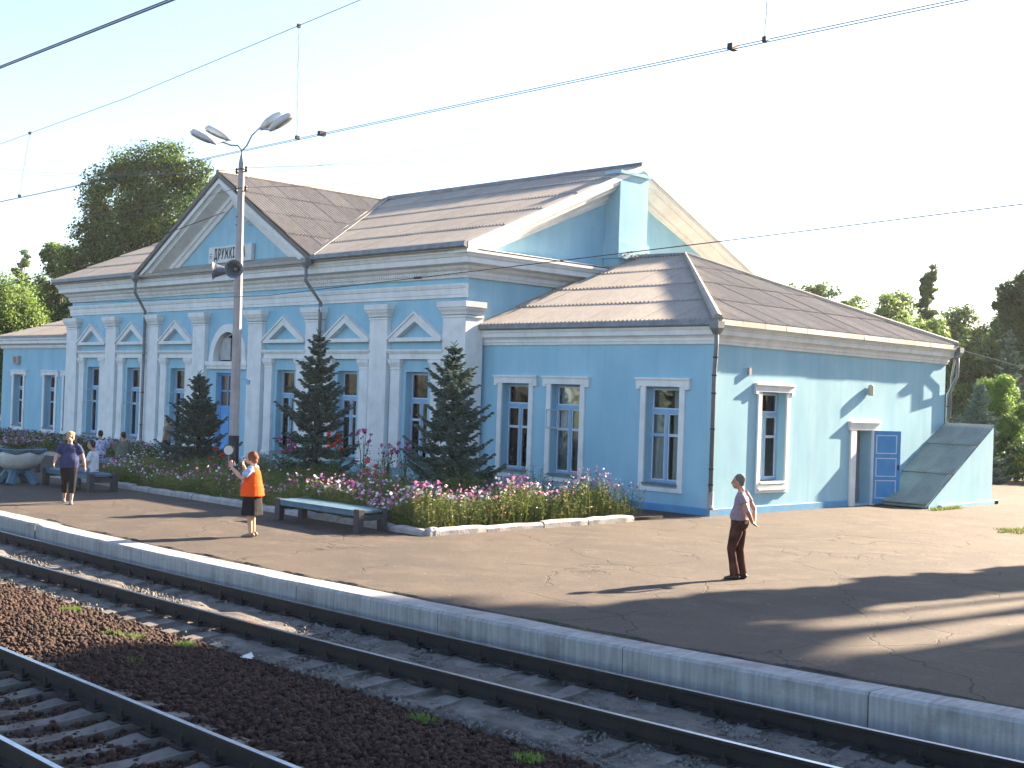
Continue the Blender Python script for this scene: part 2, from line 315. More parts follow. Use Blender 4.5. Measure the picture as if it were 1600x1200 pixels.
o = stones('ballast', 9000, area(0,14,-22.6,-19.5,-.475,-.425), (.02,.045), STONEM); tag(o, 'dark brown ballast between the rails of the near left track', 'ballast', kind='stuff')
def t1pos(n):
    c = area(-9,17,-17.3,-15.1,-.432,-.40)(n); keep = (np.sin(c[:,0]*1.3)+np.sin(c[:,1]*5+c[:,0]*.7)+RNG.normal(0,.8,len(c))) > -.1; return c[keep]
o = stones('gravel', 30000, t1pos, (.008,.026), STONEG); tag(o, 'fine grey gravel and grit between the sleepers next to the platform edge', 'gravel', kind='stuff')
# mud between the rails partly burying the sleepers
bm = MB(); NX, NY = 150, 18
for i in range(NX+1):
    for j in range(NY+1):
        X = -30+50*i/NX; Y = -17.22+2.2*j/NY; h = (-.50 if j == 0 else -.418) + .035*math.sin(X*2.1+Y*3)*math.sin(X*.7+1) + .02*math.sin(X*5.3+Y*7) + random.uniform(-.008,.008)
        bm.v.append((X, Y, h))
for i in range(NX):
    for j in range(NY): a = i*(NY+1)+j; bm.f.append((a, a+NY+1, a+NY+2, a+1)); bm.m.append(0)
bm.build('track_mud', mat('track_mud', (.13,.12,.105), (.07,.063,.055), 2.2, .95, .02, 25, stain=(.22,.205,.19,.8), stainscale=2.5), kind='structure')
# ------------------------------------------------------------ station building
X1, YF = -8.54, -.6855                # main block right wall, facade plane
PX = [-9.426 - k*3.54 - (.31 if k >= 4 else 0) for k in range(8)]   # left edges of the big pilasters
PW = .886; X0 = PX[7]                 # main block left wall
YR, ZR, ZE, YE = 6.5, 10.66, 7.22, -1.35   # ridge, eave of the main roof
SL = (ZR-ZE)/(YR-YE); YB = 2*YR - YF
B = thing('station_building', 'long pale blue railway station with white trim, a central gable and grey corrugated roofs', 'building', (-17, 6, 0))
def plate(u0, u1, z0, z1, holes, place, th):
    """wall rectangle with rectangular holes; place(u, d, z) -> point, d = depth inwards"""
    m = MB(); us = sorted({u0, u1, *[h[0] for h in holes], *[h[1] for h in holes]}); zs = sorted({z0, z1, *[h[2] for h in holes], *[h[3] for h in holes]})
    inside = lambda a, b: any(h[0] < a < h[1] and h[2] < b < h[3] for h in holes)
    for i in range(len(us)-1):
        for j in range(len(zs)-1):
            a, b, c, d = us[i], us[i+1], zs[j], zs[j+1]
            if inside((a+b)/2, (c+d)/2): continue
            for dd in (0, th): m.add([place(a,dd,c), place(b,dd,c), place(b,dd,d), place(a,dd,d)], [(0,1,2,3)])
    for h in holes:
        a, b, c, d = h
        m.add([place(a,0,c),place(b,0,c),place(b,0,d),place(a,0,d),place(a,th,c),place(b,th,c),place(b,th,d),place(a,th,d)], [(0,1,5,4),(1,2,6,5),(2,3,7,6),(3,0,4,7)])
    for (a, c, b, d) in ((u0,z0,u1,z0),(u1,z0,u1,z1),(u1,z1,u0,z1),(u0,z1,u0,z0)):
        m.add([place(a,0,c),place(b,0,d),place(b,th,d),place(a,th,c)], [(0,1,2,3)])
    return m
def moulding(path, prof, close=False):
    """profile [(out, z)] swept along a plan path; outwards = right of travel"""
    pts = [Vector((p[0], p[1])) for p in path]; n = len(pts); rings = []
    for i in range(n):
        d0 = (pts[i]-pts[i-1]).normalized() if i > 0 else None; d1 = (pts[i+1]-pts[i]).normalized() if i < n-1 else None
        if d0 is None: d0 = d1
        if d1 is None: d1 = d0
        n0 = Vector((d0.y, -d0.x)); n1 = Vector((d1.y, -d1.x)); b = (n0+n1); b = b / max(.2, b.dot(n0))
        rings.append([(pts[i].x+b.x*o, pts[i].y+b.y*o, z) for o, z in prof])
    return MB().loft(rings)
F_ = lambda u, d, z: (u, YF+d, z)
bays = [(PX[k+1]+PW, PX[k]) for k in range(7)]           # clear bay from right to left
winb = [k for k in range(7) if k != 3]
holes = []; WIN = []
for k in winb:
    a, b = bays[k]; c = (a+b)/2 + .02; holes.append((c-.53, c+.53, .66, 3.50)); WIN.append(c)
dc = (bays[3][0]+bays[3][1])/2; DX = dc
holes.append((dc-.82, dc+.82, .02, 3.36))
holes.append((dc-.98, dc+.98, 3.78, 4.90))    # tympanum opening, arch built into it
plate(X0, X1, 0, 7.1, holes, F_, .42).build('wall', BLUE, B)
# arched head: spandrels filling the corners of the opening
m = MB(); n = 16
for s in (-1, 1):
    arc = [(dc+s*.98*math.cos(math.pi/2*i/n), YF+.004, 3.78+1.1*math.sin(math.pi/2*i/n)) for i in range(n+1)]
    for i in range(n): m.prism([arc[i], arc[i+1], (arc[i+1][0], YF+.004, 4.9), (arc[i][0], YF+.004, 4.9)] if i < n else [], (0,.40,0))
m.build('arch_spandrel', BLUE, B)
m = MB()   # archivolt
for i in range(24):
    t0, t1 = math.pi*i/24, math.pi*(i+1)/24; q = lambda r, t, y: (dc+r*math.cos(t), y, 3.78+(r+.12)*math.sin(t))
    m.add([q(.97,t0,YF-.09), q(.97,t1,YF-.09), q(1.27,t1,YF-.09), q(1.27,t0,YF-.09), q(.97,t0,YF+.2), q(.97,t1,YF+.2), q(1.27,t1,YF+.01), q(1.27,t0,YF+.01)], [(0,1,2,3),(0,1,5,4),(2,3,7,6)])
m.build('archivolt', WHITE, B)
m = MB(); m.box(dc-1.42, dc+1.42, YF-.16, YF, 3.62, 3.78); m.box(dc-1.36, dc+1.36, YF-.11, YF, 3.50, 3.62); m.build('impost', WHITE, B)
m = MB(); m.box(dc-.98, dc-.92, YF+.2, YF+.26, 3.78, 4.1); m.box(dc-.03, dc+.03, YF+.2, YF+.26, 3.78, 4.88)
for i in range(16):
    t0, t1 = math.pi*i/16, math.pi*(i+1)/16; q = lambda r, t, y: (dc+r*math.cos(t), y, 3.78+(r+.12)*math.sin(t))
    m.add([q(.9,t0,YF+.2), q(.9,t1,YF+.2), q(.98,t1,YF+.2), q(.98,t0,YF+.2)], [(0,1,2,3)])
fan = m.build('fanlight', SASH, B)
m = MB(); m.prism([(dc+.97*math.cos(math.pi*i/16), YF+.27, 3.78+1.08*math.sin(math.pi*i/16)) for i in range(17)], (0,.02,0)); m.build('pane', GLASS, fan)
m = MB(); m.box(dc-.72, dc-.08, YF+.10, YF+.14, 3.84, 4.66); m.build('framed_panel', mat('faded_panel', (.30,.33,.36), (.45,.42,.38), 5, .6), B)
# remaining walls of the main block
m = MB(); m.prism([(X1-.004, YF+.42, 0), (X1-.004, YB, 0), (X1-.004, YB, ZE-.25), (X1-.004, YR, ZR-.25), (X1-.004, YF+.42, ZE+.17)], (-.4, 0, 0)); m.build('wall', BLUE, B)
m = MB(); m.prism([(X0+.004, YF+.42, 0), (X0+.004, YB, 0), (X0+.004, YB, ZE-.25), (X0+.004, YR, ZR-.25), (X0+.004, YF+.42, ZE+.17)], (.4, 0, 0)); m.box(X0, X1, YB-.4, YB-.002, 0, 7.1); m.build('wall', BLUE, B)
m = MB(); m.box(X0+.4, X1-.4, YF+3.2, YF+3.3, 0, 7.0); m.box(X0+.4, X1-.4, YF+.42, YF+3.2, .02, .05); m.box(X0+.4, X1-.4, YF+.42, YF+3.2, 5.2, 5.3)
for k in range(1, 7): xx = bays[k][1]+.4; m.box(xx-.05, xx+.05, YF+.42, YF+3.2, 0, 5.2)
m.build('interior_wall', INNER, B)
# big pilasters
for k, xl in enumerate(PX):
    xr = xl+PW; yb = YF; path = [(xl, yb), (xl, yb-.16), (xr, yb-.16), (xr, yb)]
    if k == 0: path = [(xl, yb), (xl, yb-.16), (X1+.13, yb-.16), (X1+.13, yb+.55)]; xr = X1+.13
    if k == 7: path = [(xl-.13, yb+.55), (xl-.13, yb-.16), (xr, yb-.16), (xr, yb)]; xl = xl-.13
    p = MB(); p.box(xl, xr, yb-.16, yb+(.55 if k in (0,7) else -.002), 0.0 if k else 0.0, 5.2); o = p.build('pilaster', WHITE, B)
    mb = moulding(path, [(0,5.14),(.03,5.15),(.03,5.2),(.0,5.21)]); mb.build('necking', WHITE, o)
    mb = moulding(path, [(-.02,5.22),(.03,5.24),(.045,5.3),(.10,5.38),(.115,5.44),(.14,5.45),(.15,5.62),(-.02,5.63)]); mb.build('capital', WHITE, o)
    mb = moulding(path, [(-.02,0),(.06,0),(.06,.32),(.02,.36),(-.02,.36)]); mb.build('pilaster_base', WHITE, o)
# entablature band
BP = [(X0, 3.2), (X0, YF), (X1, YF), (X1, YF+.02)]
moulding([(X0-.02, 6.0), (X0-.02, YF-.0), (X1+.02, YF-.0)], [(0,5.74),(.05,5.75),(.05,5.84),(.07,5.85),(.07,6.02),(.10,6.03),(.13,6.12),(.13,6.16),(0,6.17)]).build('frieze_band', WHITE, B)
# main cornice round three sides
CP = [(0,6.33),(.08,6.34),(.10,6.41),(.12,6.42),(.12,6.53),(.22,6.60),(.26,6.68),(.42,6.72),(.46,6.735),(.46,6.90),(.49,6.91),(.53,7.0),(.56,7.02),(.56,7.10),(.3,7.14),(0,7.14)]
moulding([(X0, YB), (X0, YF), (X1, YF), (X1, 5.4)], CP).build('cornice', WHITE, B)
m = MB(); q = X0-.1
while q < X1+.1: m.box(q, q+.06, YF-.165, YF-.118, 6.435, 6.515); q += .115
o = m.build('dentil_row', WHITE, B); tag(o, kind='stuff')
# window bays: flanking colonnettes, entablature, triangular pediment
for k in winb:
    a, b = bays[k]; a += .12; b -= .05; c = (a+b)/2
    for (l, r_) in ((a+.05, a+.50), (b-.50, b-.05)):
        p = MB(); p.box(l, r_, YF-.10, YF-.002, .50, 3.62); o = p.build('colonnette', WHITE, B)
        path = [(l,YF),(l,YF-.10),(r_,YF-.10),(r_,YF)]
        moulding(path, [(-.02,3.56),(.02,3.57),(.02,3.61),(0,3.62),(.02,3.66),(.07,3.78),(.08,3.88),(-.02,3.89)]).build('capital', WHITE, o)
        moulding(path, [(-.02,.50),(.04,.50),(.04,.62),(.01,.66),(.01,.80),(-.02,.81)]).build('pilaster_base', WHITE, o)
    path = [(a,YF),(a,YF-.10),(b,YF-.10),(b,YF)]
    moulding(path, [(-.05,3.892),(.02,3.895),(.02,4.05),(.04,4.06),(.09,4.14),(.09,4.19),(-.05,4.20)]).build('architrave', WHITE, B)
    # pediment
    hw = (b-a)/2; zc, za = 4.46, 5.32; fr = MB()
    fr.box(a, b, YF-.20, YF-.002, zc-.02, zc+.10)
    for s in (-1, 1):
        o0, i0 = (c+s*hw, zc+.10), (c+s*(hw-.38), zc+.10)
        fr.prism([(o0[0],YF-.20,o0[1]), (c,YF-.20,za), (c,YF-.20,za-.26), (i0[0],YF-.20,i0[1])], (0,.198,0))
        fr.prism([(c+s*(hw+.06),YF-.24,zc+.09), (c,YF-.24,za+.05), (c,YF-.24,za-.02), (c+s*(hw+.06),YF-.24,zc+.02)], (0,.238,0))
    fr.build('window_pediment', WHITE, B)
    m = MB(); m.box(c-.62, c+.62, YF-.13, YF+.12, .585, .66); m.build('window_sill', ZINC, B)
def curtain(parent, place, u0, u1, z0, z1, d, ph=0.):
    n = 22; m = MB(); v = []
    for i in range(n+1):
        u = u0+(u1-u0)*i/n; w_ = .035*math.sin(i*1.9+ph)+.015*math.sin(i*4.3); v += [place(u, d+w_, z0), place(u, d+w_*.7, z1)]
    m.add(v, [(2*i, 2*i+2, 2*i+3, 2*i+1) for i in range(n)]); return m.build('curtain', CURT, parent, smooth=True)
def window(place, u0, u1, z0, z1, dep, zt, zm, style=0, parent=B):
    """timber window: outer frame, transom at zt, mullion below, cross bar at zm"""
    def bx(m, a, b, c, d, y0, y1):
        p = [place(a,y0,c), place(b,y1,d)]; m.box(min(p[0][0],p[1][0]), max(p[0][0],p[1][0]), min(p[0][1],p[1][1]), max(p[0][1],p[1][1]), c, d)
    m = MB(); t = .055; u_c = (u0+u1)/2 - .02*(style%2)
    bx(m,u0,u0+t,z0,z1,dep,dep+.1); bx(m,u1-t,u1,z0,z1,dep,dep+.1); bx(m,u0+t,u1-t,z1-t,z1,dep,dep+.1); bx(m,u0+t,u1-t,z0,z0+.06,dep,dep+.1)
    bx(m,u0+t,u1-t,zt-.06,zt+.05,dep-.01,dep+.1); bx(m,u_c-.045,u_c+.045,z0+.06,zt-.06,dep,dep+.1)
    if style == 3: bx(m,u0+t,u_c-.045,zm-.04,zm+.04,dep,dep+.1)
    o = m.build('window', FRAME, parent)
    s = MB(); g = .035
    cells = [(u0+t, u1-t, zt+.05, z1-t), (u0+t, u_c-.045, z0+.06, zm), (u_c+.045, u1-t, z0+.06, zm), (u0+t, u_c-.045, zm, zt-.06), (u_c+.045, u1-t, zm, zt-.06)]
    for a, b, c, d in cells:
        bx(s,a+.002,a+g,c+.002,d-.002,dep+.02,dep+.07); bx(s,b-g,b-.002,c+.002,d-.002,dep+.02,dep+.07); bx(s,a+g,b-g,d-g,d-.002,dep+.02,dep+.07); bx(s,a+g,b-g,c+.002,c+g,dep+.02,dep+.07)
    s.build('sash', SASH, o)
    for i, (a, b, c, d) in enumerate(cells):
        if style == 2 and i == 3: continue
        p = MB(); bx(p,a+g-.004,b-g+.004,c+g-.004,d-g+.004,dep+.04,dep+.048); p.build('pane', GLASS, o)
    w_ = u1-u0
    if style in (0, 2, 4): curtain(o, place, u0+.06, u0+w_*.40, z0+.05, z1-.1, dep+.15, u0)
    if style in (0, 3): curtain(o, place, u1-w_*.40, u1-.02, z0+.05, z1-.1, dep+.15, u0+2)
    if style == 3: curtain(o, place, u0+.02, u0+w_*.42, z0+.05, zt, dep+.15, 1)
    if style in (0, 1, 2):
        gr = MB(); n = 5; 
        for i in range(n): 
            u = u0+t+(w_-2*t)*(i+.5)/n; bx(gr,u-.008,u+.008,z0+.1,zt,dep+.085,dep+.097)
        zz = z0+.2
        while zz < zt-.1:
            for i in range(n-1):
                uc = u0+t+(w_-2*t)*(i+1)/n; r_ = .07; pts = [place(uc+r_*math.cos(a*math.pi/4), dep+.091, zz+r_*1.2*math.sin(a*math.pi/4)) for a in range(9)]; gr.tube(pts, .007, 3, cap=False)
            zz += .17
        gr.build('window_grille', GRILL, o)
    if style in (2, 5):      # small vent casement swung outwards
        v = MB(); L_ = u_c-.045-u0-t; hx, hd = u0+t, dep+.02
        zz0, zz1 = zm+.01, zt-.07
        def pv(l, th, z): return place(hx - .12*l + th, hd - l, z)
        def bar(l0, l1, a, b): v.add([pv(l0,0,a),pv(l1,0,a),pv(l1,0,b),pv(l0,0,b),pv(l0,.035,a),pv(l1,.035,a),pv(l1,.035,b),pv(l0,.035,b)], [(0,1,2,3),(4,5,6,7),(0,1,5,4),(1,2,6,5),(2,3,7,6),(3,0,4,7)])
        bar(0,.035,zz0,zz1); bar(L_-.035,L_,zz0,zz1); bar(.035,L_-.035,zz0,zz0+.035); bar(.035,L_-.035,zz1-.035,zz1)
        vo = v.build('vent_casement', SASH, o)
    return o
for i, (k, c) in enumerate(zip(winb, WIN)):
    window(F_, c-.53, c+.53, .66, 3.50, .20, 2.62, 2.02, [4, 3, 0, 5, 5, 5][i])
# entrance door
o = MB(); o.box(dc-.82, dc-.72, YF+.15, YF+.25, .02, 3.36); o.box(dc+.72, dc+.82, YF+.15, YF+.25, .02, 3.36); o.box(dc-.72, dc+.72, YF+.15, YF+.25, 3.26, 3.36); o.box(dc-.72, dc+.72, YF+.15, YF+.25, 2.02, 2.14)
o.box(dc-.72, dc+.72, YF+.16, YF+.24, 2.66, 2.72)
for q in (-.24, .24): o.box(dc+q-.03, dc+q+.03, YF+.16, YF+.24, 2.14, 3.26)
d = o.build('entrance_door', DOORB, B)
for i in range(3):
    for z0, z1 in ((2.14, 2.66), (2.72, 3.26)): m = MB(); x = dc-.72+.48*i; m.box(x+.03, x+.45, YF+.19, YF+.2, z0, z1); m.build('pane', mat('dark_pane', (.07,.045,.04), None, 5, .15) if (i, z0) == (0, 2.14) else bpy.data.materials['dark_pane'], d)
for s in (-1, 1):
    m = MB(); x0, x1 = (dc-.71, dc-.005) if s < 0 else (dc+.005, dc+.71); m.box(x0, x1, YF+.17, YF+.22, .03, 2.02); m.box(x0+.12, x1-.12, YF+.155, YF+.17, .2, .95); m.box(x0+.12, x1-.12, YF+.155, YF+.17, 1.1, 1.9); m.build('door_leaf', DOORB, d)
m = MB(); m.box(dc-1.3, dc+1.3, YF-.9, YF-.02, 0, .12); m.build('door_step', CONC, B)
m = MB(); m.prism([(dc+1.50, YF-.2, 3.15), (dc+1.75, YF-.2, 3.1), (dc+1.70, YF-.2, 2.95), (dc+1.55, YF-.2, 2.95)], (0,.2,0)); m.box(dc+1.3, dc+1.5, YF-.3, YF-.25, 3.12, 3.15); m.build('wall_lamp', FRAME, B)

# ---------------------------------------------------------------- roofs with corrugated sheets
def slope(roof, O, U, V, poly, matl=SLATE, sw=1.05, sh=1.72, pitch=.15, amp=.034, name='roofing_sheet', s0=0., visible=None):
    """O origin at eave, U unit along eave, V unit up the slope; poly = convex polygon in (s,t)"""
    O, U, V = Vector(O), Vector(U).normalized(), Vector(V).normalized(); N = U.cross(V).normalized()
    if N.z < 0: N = -N
    ps = [p[0] for p in poly]; pt = [p[1] for p in poly]; cache = {}
    area2 = sum(poly[i][0]*poly[(i+1)%len(poly)][1]-poly[(i+1)%len(poly)][0]*poly[i][1] for i in range(len(poly)))
    pl = poly if area2 > 0 else poly[::-1]
    def inside(s, t): return min(((pl[(i+1)%len(pl)][0]-pl[i][0])*(t-pl[i][1])-(pl[(i+1)%len(pl)][1]-pl[i][1])*(s-pl[i][0]))/math.hypot(pl[(i+1)%len(pl)][0]-pl[i][0], pl[(i+1)%len(pl)][1]-pl[i][1]) for i in range(len(pl)))
    ns = int(round(sw/pitch*12)); r = 0; t = min(pt)
    while t < max(pt)-.05:
        h = min(sh, max(pt)-t); s = min(ps)+s0
        while s < max(ps)-.02:
            cor = [inside(a, b) for a in (s, s+sw) for b in (t, t+h)]
            if max(cor) > -sw*1.2:
                def P(a, b): return U*a + V*b + N*(amp*math.cos(2*math.pi*a/pitch) + .05 + .033*(1-(b)/sh))
                key = round(h, 3); full = min(cor) > -.001
                if full and key in cache: me = cache[key]
                else:
                    bm = bmesh.new(); base = 0 if full else 0
                    rows = [0, h+.06 if h == sh else h] 
                    g = [[bm.verts.new(P(i*sw/ns, b)) for i in range(ns+1)] for b in rows]
                    lip = [bm.verts.new(P(i*sw/ns, 0) - N*.018) for i in range(ns+1)]; lit = [bm.verts.new(P(i*sw/ns, 0)) for i in range(ns+1)]
                    for i in range(ns): bm.faces.new((g[0][i], g[0][i+1], g[1][i+1], g[1][i])); bm.faces.new((lip[i], lip[i+1], lit[i+1], lit[i]))
                    if not full:
                        for i in range(len(pl)):
                            a, b = pl[i], pl[(i+1) % len(pl)]; e = (b[0]-a[0], b[1]-a[1]); nn = Vector((-e[1], e[0])); nn.normalize()
                            if abs(e[0]) > 1e-6 and abs(e[1]) < 1e-6: continue
                            bmesh.ops.bisect_plane(bm, geom=bm.verts[:]+bm.edges[:]+bm.faces[:], plane_co=U*(a[0]-s)+V*(a[1]-t), plane_no=U*nn.x+V*nn.y, clear_inner=True)
                    if not bm.faces: bm.free(); s += sw; continue
                    me = bpy.data.meshes.new(name); bm.to_mesh(me); bm.free(); me.materials.append(matl); me.polygons.foreach_set('use_smooth', [True]*len(me.polygons))
                    if full: cache[key] = me
                o = link(name, me, roof); o.location = O + U*s + V*t + N*random.uniform(0,.008) - ORI[roof.name]; o.rotation_euler = (random.uniform(-.002,.002), random.uniform(-.002,.002), 0)
            s += sw
        t += sh; r += 1
XV = X1+.60; XW = X0-.55                                   # verges
CG, HW = DX, 5.95                                          # cross gable centre, half width at the eave
ZG = 10.64; YG = -1.42
XLv, XRv = CG-HW, CG+HW
# roof boarding under the sheets (gives the verges their depth)
m = MB()
for sgn in (-1, 1):
    e = (YE if sgn < 0 else 2*YR-YE)
    m.prism([(XV, e, ZE), (XV, YR, ZR), (XV, YR, ZR-.10), (XV, e, ZE-.10)], (XW-XV, 0, 0))
m.v = [(a, b, c-.03) for a, b, c in m.v]
roof = m.build('roof', FASC, B)
m = MB()
for s in (-1, 1):
    yv = lambda x, z: 0
    t_ = .05
    e, a = (CG+s*HW, YG, ZE), (CG, YG, ZG)
    m.add([e, a, (CG, YR-.1, ZG), (e[0], YE, ZE), (e[0], YG, ZE-.09), (CG, YG, ZG-.11), (CG, YR-.1, ZG-.11), (e[0], YE, ZE-.09)], [(0,1,2,3),(4,5,6,7),(0,1,5,4),(1,2,6,5),(2,3,7,6),(3,0,4,7)])
m.v = [(a, b, c-.02) for a, b, c in m.v]
groof = m.build('roof', FASC, B)
LS = math.hypot(YR-YE, ZR-ZE); Vm = (0, YR-YE, ZR-ZE)
slope(roof, (XRv, YE, ZE), (1,0,0), Vm, [(0,0), (XV-XRv,0), (XV-XRv,LS), (CG-XRv,LS)], s0=(XRv-XRv)+(-.0))
slope(roof, (XW, YE, ZE), (1,0,0), Vm, [(0,0), (XLv-XW,0), (CG-XW,LS), (0,LS)])
slG = (ZG-ZE)/HW; LG = math.hypot(HW, ZG-ZE)
for s in (1, -1): slope(groof, (CG+s*HW, YG, ZE), (0,1,0), (-s*HW, 0, ZG-ZE), [(0,0), (.07,0), (YR-YG, LG), (0, LG)], amp=.038)
# ridge caps, valley flashing
m = MB()
for x0, x1 in ((XW, CG-.1), (CG+.1, XV)): m.tube([(x0, YR, ZR+.08), (x1, YR, ZR+.08)], (.16,.09), 8)
m.build('ridge_cap', ZINC, roof)
MB().tube([(CG, YG-.03, ZG+.06), (CG, YR+.1, ZG+.07)], (.11,.14), 8, side=(0,0,1)).build('ridge_cap', SLATE, groof)
for s in (-1, 1):
    e = Vector((CG+s*HW, YE-.02, ZE+.11)); a = Vector((CG+s*.05, YR-.05, ZR+.11)); d = (a-e); wv = Vector((1,0,.0))*.17
    m = MB(); m.prism([e-wv, e+wv, a+wv, a-wv], (0,0,.02)); m.prism([e-wv+Vector((0,0,.0)), e-wv*.8, a-wv*.8, a-wv], (0,0,.05)); m.build('valley_flashing', FASC, roof)
# gutters / drip edges of the main eave
for x0, x1 in ((XW-.02, XLv-.05), (XRv+.05, XV+.02)):
    MB().prism([(x0, YE-.03, ZE+.11), (x0, YE-.10, ZE+.08), (x0, YE-.12, ZE-.05), (x0, YE-.02, ZE-.09), (x0, YE+.1, ZE-.08), (x0, YE+.05, ZE-.03)], (x1-x0,0,0)).build('gutter', ZINC, B)
# tympanum and raking cornice of the central gable
zr = lambda x: ZG - slG*abs(x-CG)
m = MB(); m.prism([(XLv+.5, YF+.001, 7.05), (XRv-.5, YF+.001, 7.05), (CG, YF+.001, zr(CG)-.15)], (0,.3,0)); m.build('tympanum', BLUE, B)
RK = [(0,.16),(.70,.16),(.70,.34),(.62,.36),(.56,.44),(.56,.50),(.22,.66),(.16,.70),(.16,.86),(.10,.90),(.07,1.06),(0,1.08)]
for s in (-1, 1):
    m = MB(); m.loft([[(x, YF-o_, max(zr(x)-d_, 7.04+.0*o_)) for o_, d_ in RK] for x in (CG+s*(HW-.12), CG+s*(HW-.9), CG+s*(HW-1.6), CG+s*(HW-2.2), CG)]); m.build('raking_cornice', WHITE, B)
    m = MB(); m.prism([(CG+s*(HW+.12), YG-.03, ZE-.02), (CG, YG-.03, ZG+.07), (CG, YG-.03, ZG-.10), (CG+s*(HW+.12), YG-.03, ZE-.16)], (0,.03,0)); m.build('verge_board', mat('verge_dark', (.16,.15,.14), None, 4, .7) if s < 0 else bpy.data.materials['verge_dark'], B)
m = MB(); m.box(XLv+.15, XRv-.15, YF-.60, YF-.3, 7.02, 7.06); m.build('cornice_cap', ZINC, B)
# raking cornice on the right gable end
zg = lambda y: ZR - SL*abs(y-YR)
RG = [(0,.13),(.58,.13),(.58,.26),(.50,.28),(.44,.36),(.44,.42),(.16,.56),(.12,.60),(.12,.72),(.06,.76),(.04,.86),(0,.88)]
for y0, y1 in ((YE+.05, YR), (2*YR-YE-.05, YR)):
    m = MB(); ys = [y0, y0+(y1-y0)*.12, y1]; m.loft([[(X1+o_, y, max(zg(y)-d_, 7.0)) for o_, d_ in RG] for y in ys]); m.build('raking_cornice', WHITE, B)
    m = MB(); m.prism([(XV, y0, zg(y0)+.06), (XV, y1, ZR+.06), (XV, y1, ZR-.13), (XV, y0, zg(y0)-.13)], (.025,0,0)); m.build('verge_board', WHITE, B)
m = MB(); m.prism([(X1, YF, 7.145), (X1+.56, YF, 7.145), (X1+.0, YF, 7.25)], (0, 5.9, 0)); m.build('cornice_cap', WHITE, B)
# tall pier (chimney) against the gable end
m = MB(); m.box(X1, X1+.62, 5.35, 6.78, 5.5, 10.28); m.prism([(X1,5.30,10.28),(X1+.68,5.30,10.28),(X1+.68,6.83,10.28),(X1,6.83,10.28)], (0,0,.10))
ch = m.build('chimney', BLUE, B); m = MB(); m.box(X1, X1+.69, 5.28, 6.85, 7.5, 8.0); m.box(X1, X1+.66, 5.31, 6.82, 8.0, 8.06); m.build('chimney_base', BLUE, ch)
m = MB()
for i in range(26): m.box(*(lambda x, y, z, s_: (x, x+s_, y, y+s_*1.5, z, z+s_*.7))(X1+random.uniform(.66,.9), 5.3+random.uniform(0,1.5), 7.42+random.uniform(.0,.28), random.uniform(.04,.1)))
m.build('broken_mortar', CONC, ch)

# ---------------------------------------------------------------- annex on the right
D = 12.4; AX1 = 0.; H1 = 4.50
A_ = lambda u, d, z: (u, d, z)
AW = [(-7.62, -6.50), (-5.62, -4.50), (-2.16, -1.04)]
plate(X1, AX1, 0, 4.75, [(a, b, .68, 3.24) for a, b in AW], A_, .42).build('wall', BLUE, B)
E_ = lambda u, d, z: (-d, u, z)
EW = (2.10, 3.28); ED = (6.93, 7.86)
plate(.42, D, 0, 4.75, [(*EW, .80, 3.20), (*ED, .06, 2.21)], E_, .42).build('wall', BLUE, B)
m = MB(); m.box(X1, -.004, D-.4, D-.002, 0, 4.7); m.build('wall', BLUE, B)
m = MB(); m.box(X1+.1, -.42, 3.6, 3.7, 0, 4.6); m.box(-3.6, -3.5, .42, D-.4, 0, 4.6); m.box(X1, -.42, .42, D-.4, 4.55, 4.65); m.box(X1, -.42, .42, D-.4, .02, .05); m.box(-3.5,-.42,5.2,5.3,0,4.6); m.build('interior_wall', INNER, B)
moulding([(X1+.02, -.0), (0, 0), (0, 6.58)], [(0,0),(.03,0),(.03,.17),(.0,.19)]).build('plinth', PLINTH, B)
moulding([(X1+.03, 0), (0, 0), (0, D), (-8.4, D)], [(0,4.34),(.05,4.35),(.06,4.42),(.08,4.43),(.08,4.50),(.12,4.55),(.18,4.58),(.18,4.70),(.20,4.71),(.22,4.78),(.22,4.82),(0,4.83)]).build('cornice', WHITE, B)
def surround(place, u0, u1, z0, z1, zt, zb, cw=.17, par=B):
    m = MB()
    def bx(a, b, c, d, o_):
        p, q = place(a, -o_, c), place(b, -.002, d); m.box(min(p[0],q[0]), max(p[0],q[0]), min(p[1],q[1]), max(p[1],q[1]), c, d)
    bx(u0-cw, u0, zb, z1, .05); bx(u1, u1+cw, zb, z1, .05); bx(u0, u1, zb, z0-.07, .05)
    bx(u0-cw-.15, u1+cw+.15, z1, zt-.05, .07); bx(u0-cw-.17, u1+cw+.17, zt-.05, zt, .11); bx(u0-cw-.15, u0-cw-.02, z1-.07, z1, .07); bx(u1+cw+.02, u1+cw+.15, z1-.07, z1, .07)
    return m.build('window_surround', WHITE, par)
for i, (a, b) in enumerate(AW):
    surround(A_, a, b, .68, 3.24, 3.47, .50)
    window(A_, a, b, .72, 3.24, .20, 2.60, 1.97, [0, 2, 3][i])
    m = MB(); m.box(a-.02, b+.02, -.08, .2, .665, .72); m.build('window_sill', ZINC, B)
surround(E_, EW[0], EW[1], .80, 3.20, 3.42, .52); window(E_, EW[0], EW[1], .84, 3.20, .24, 2.6, 2.0, 3)
m = MB(); m.box(-.2, .09, EW[0]-.02, EW[1]+.02, .76, .82); m.box(0,.10,EW[0]-.1,EW[1]+.08,.60,.64); m.build('window_sill', WHITE, B)
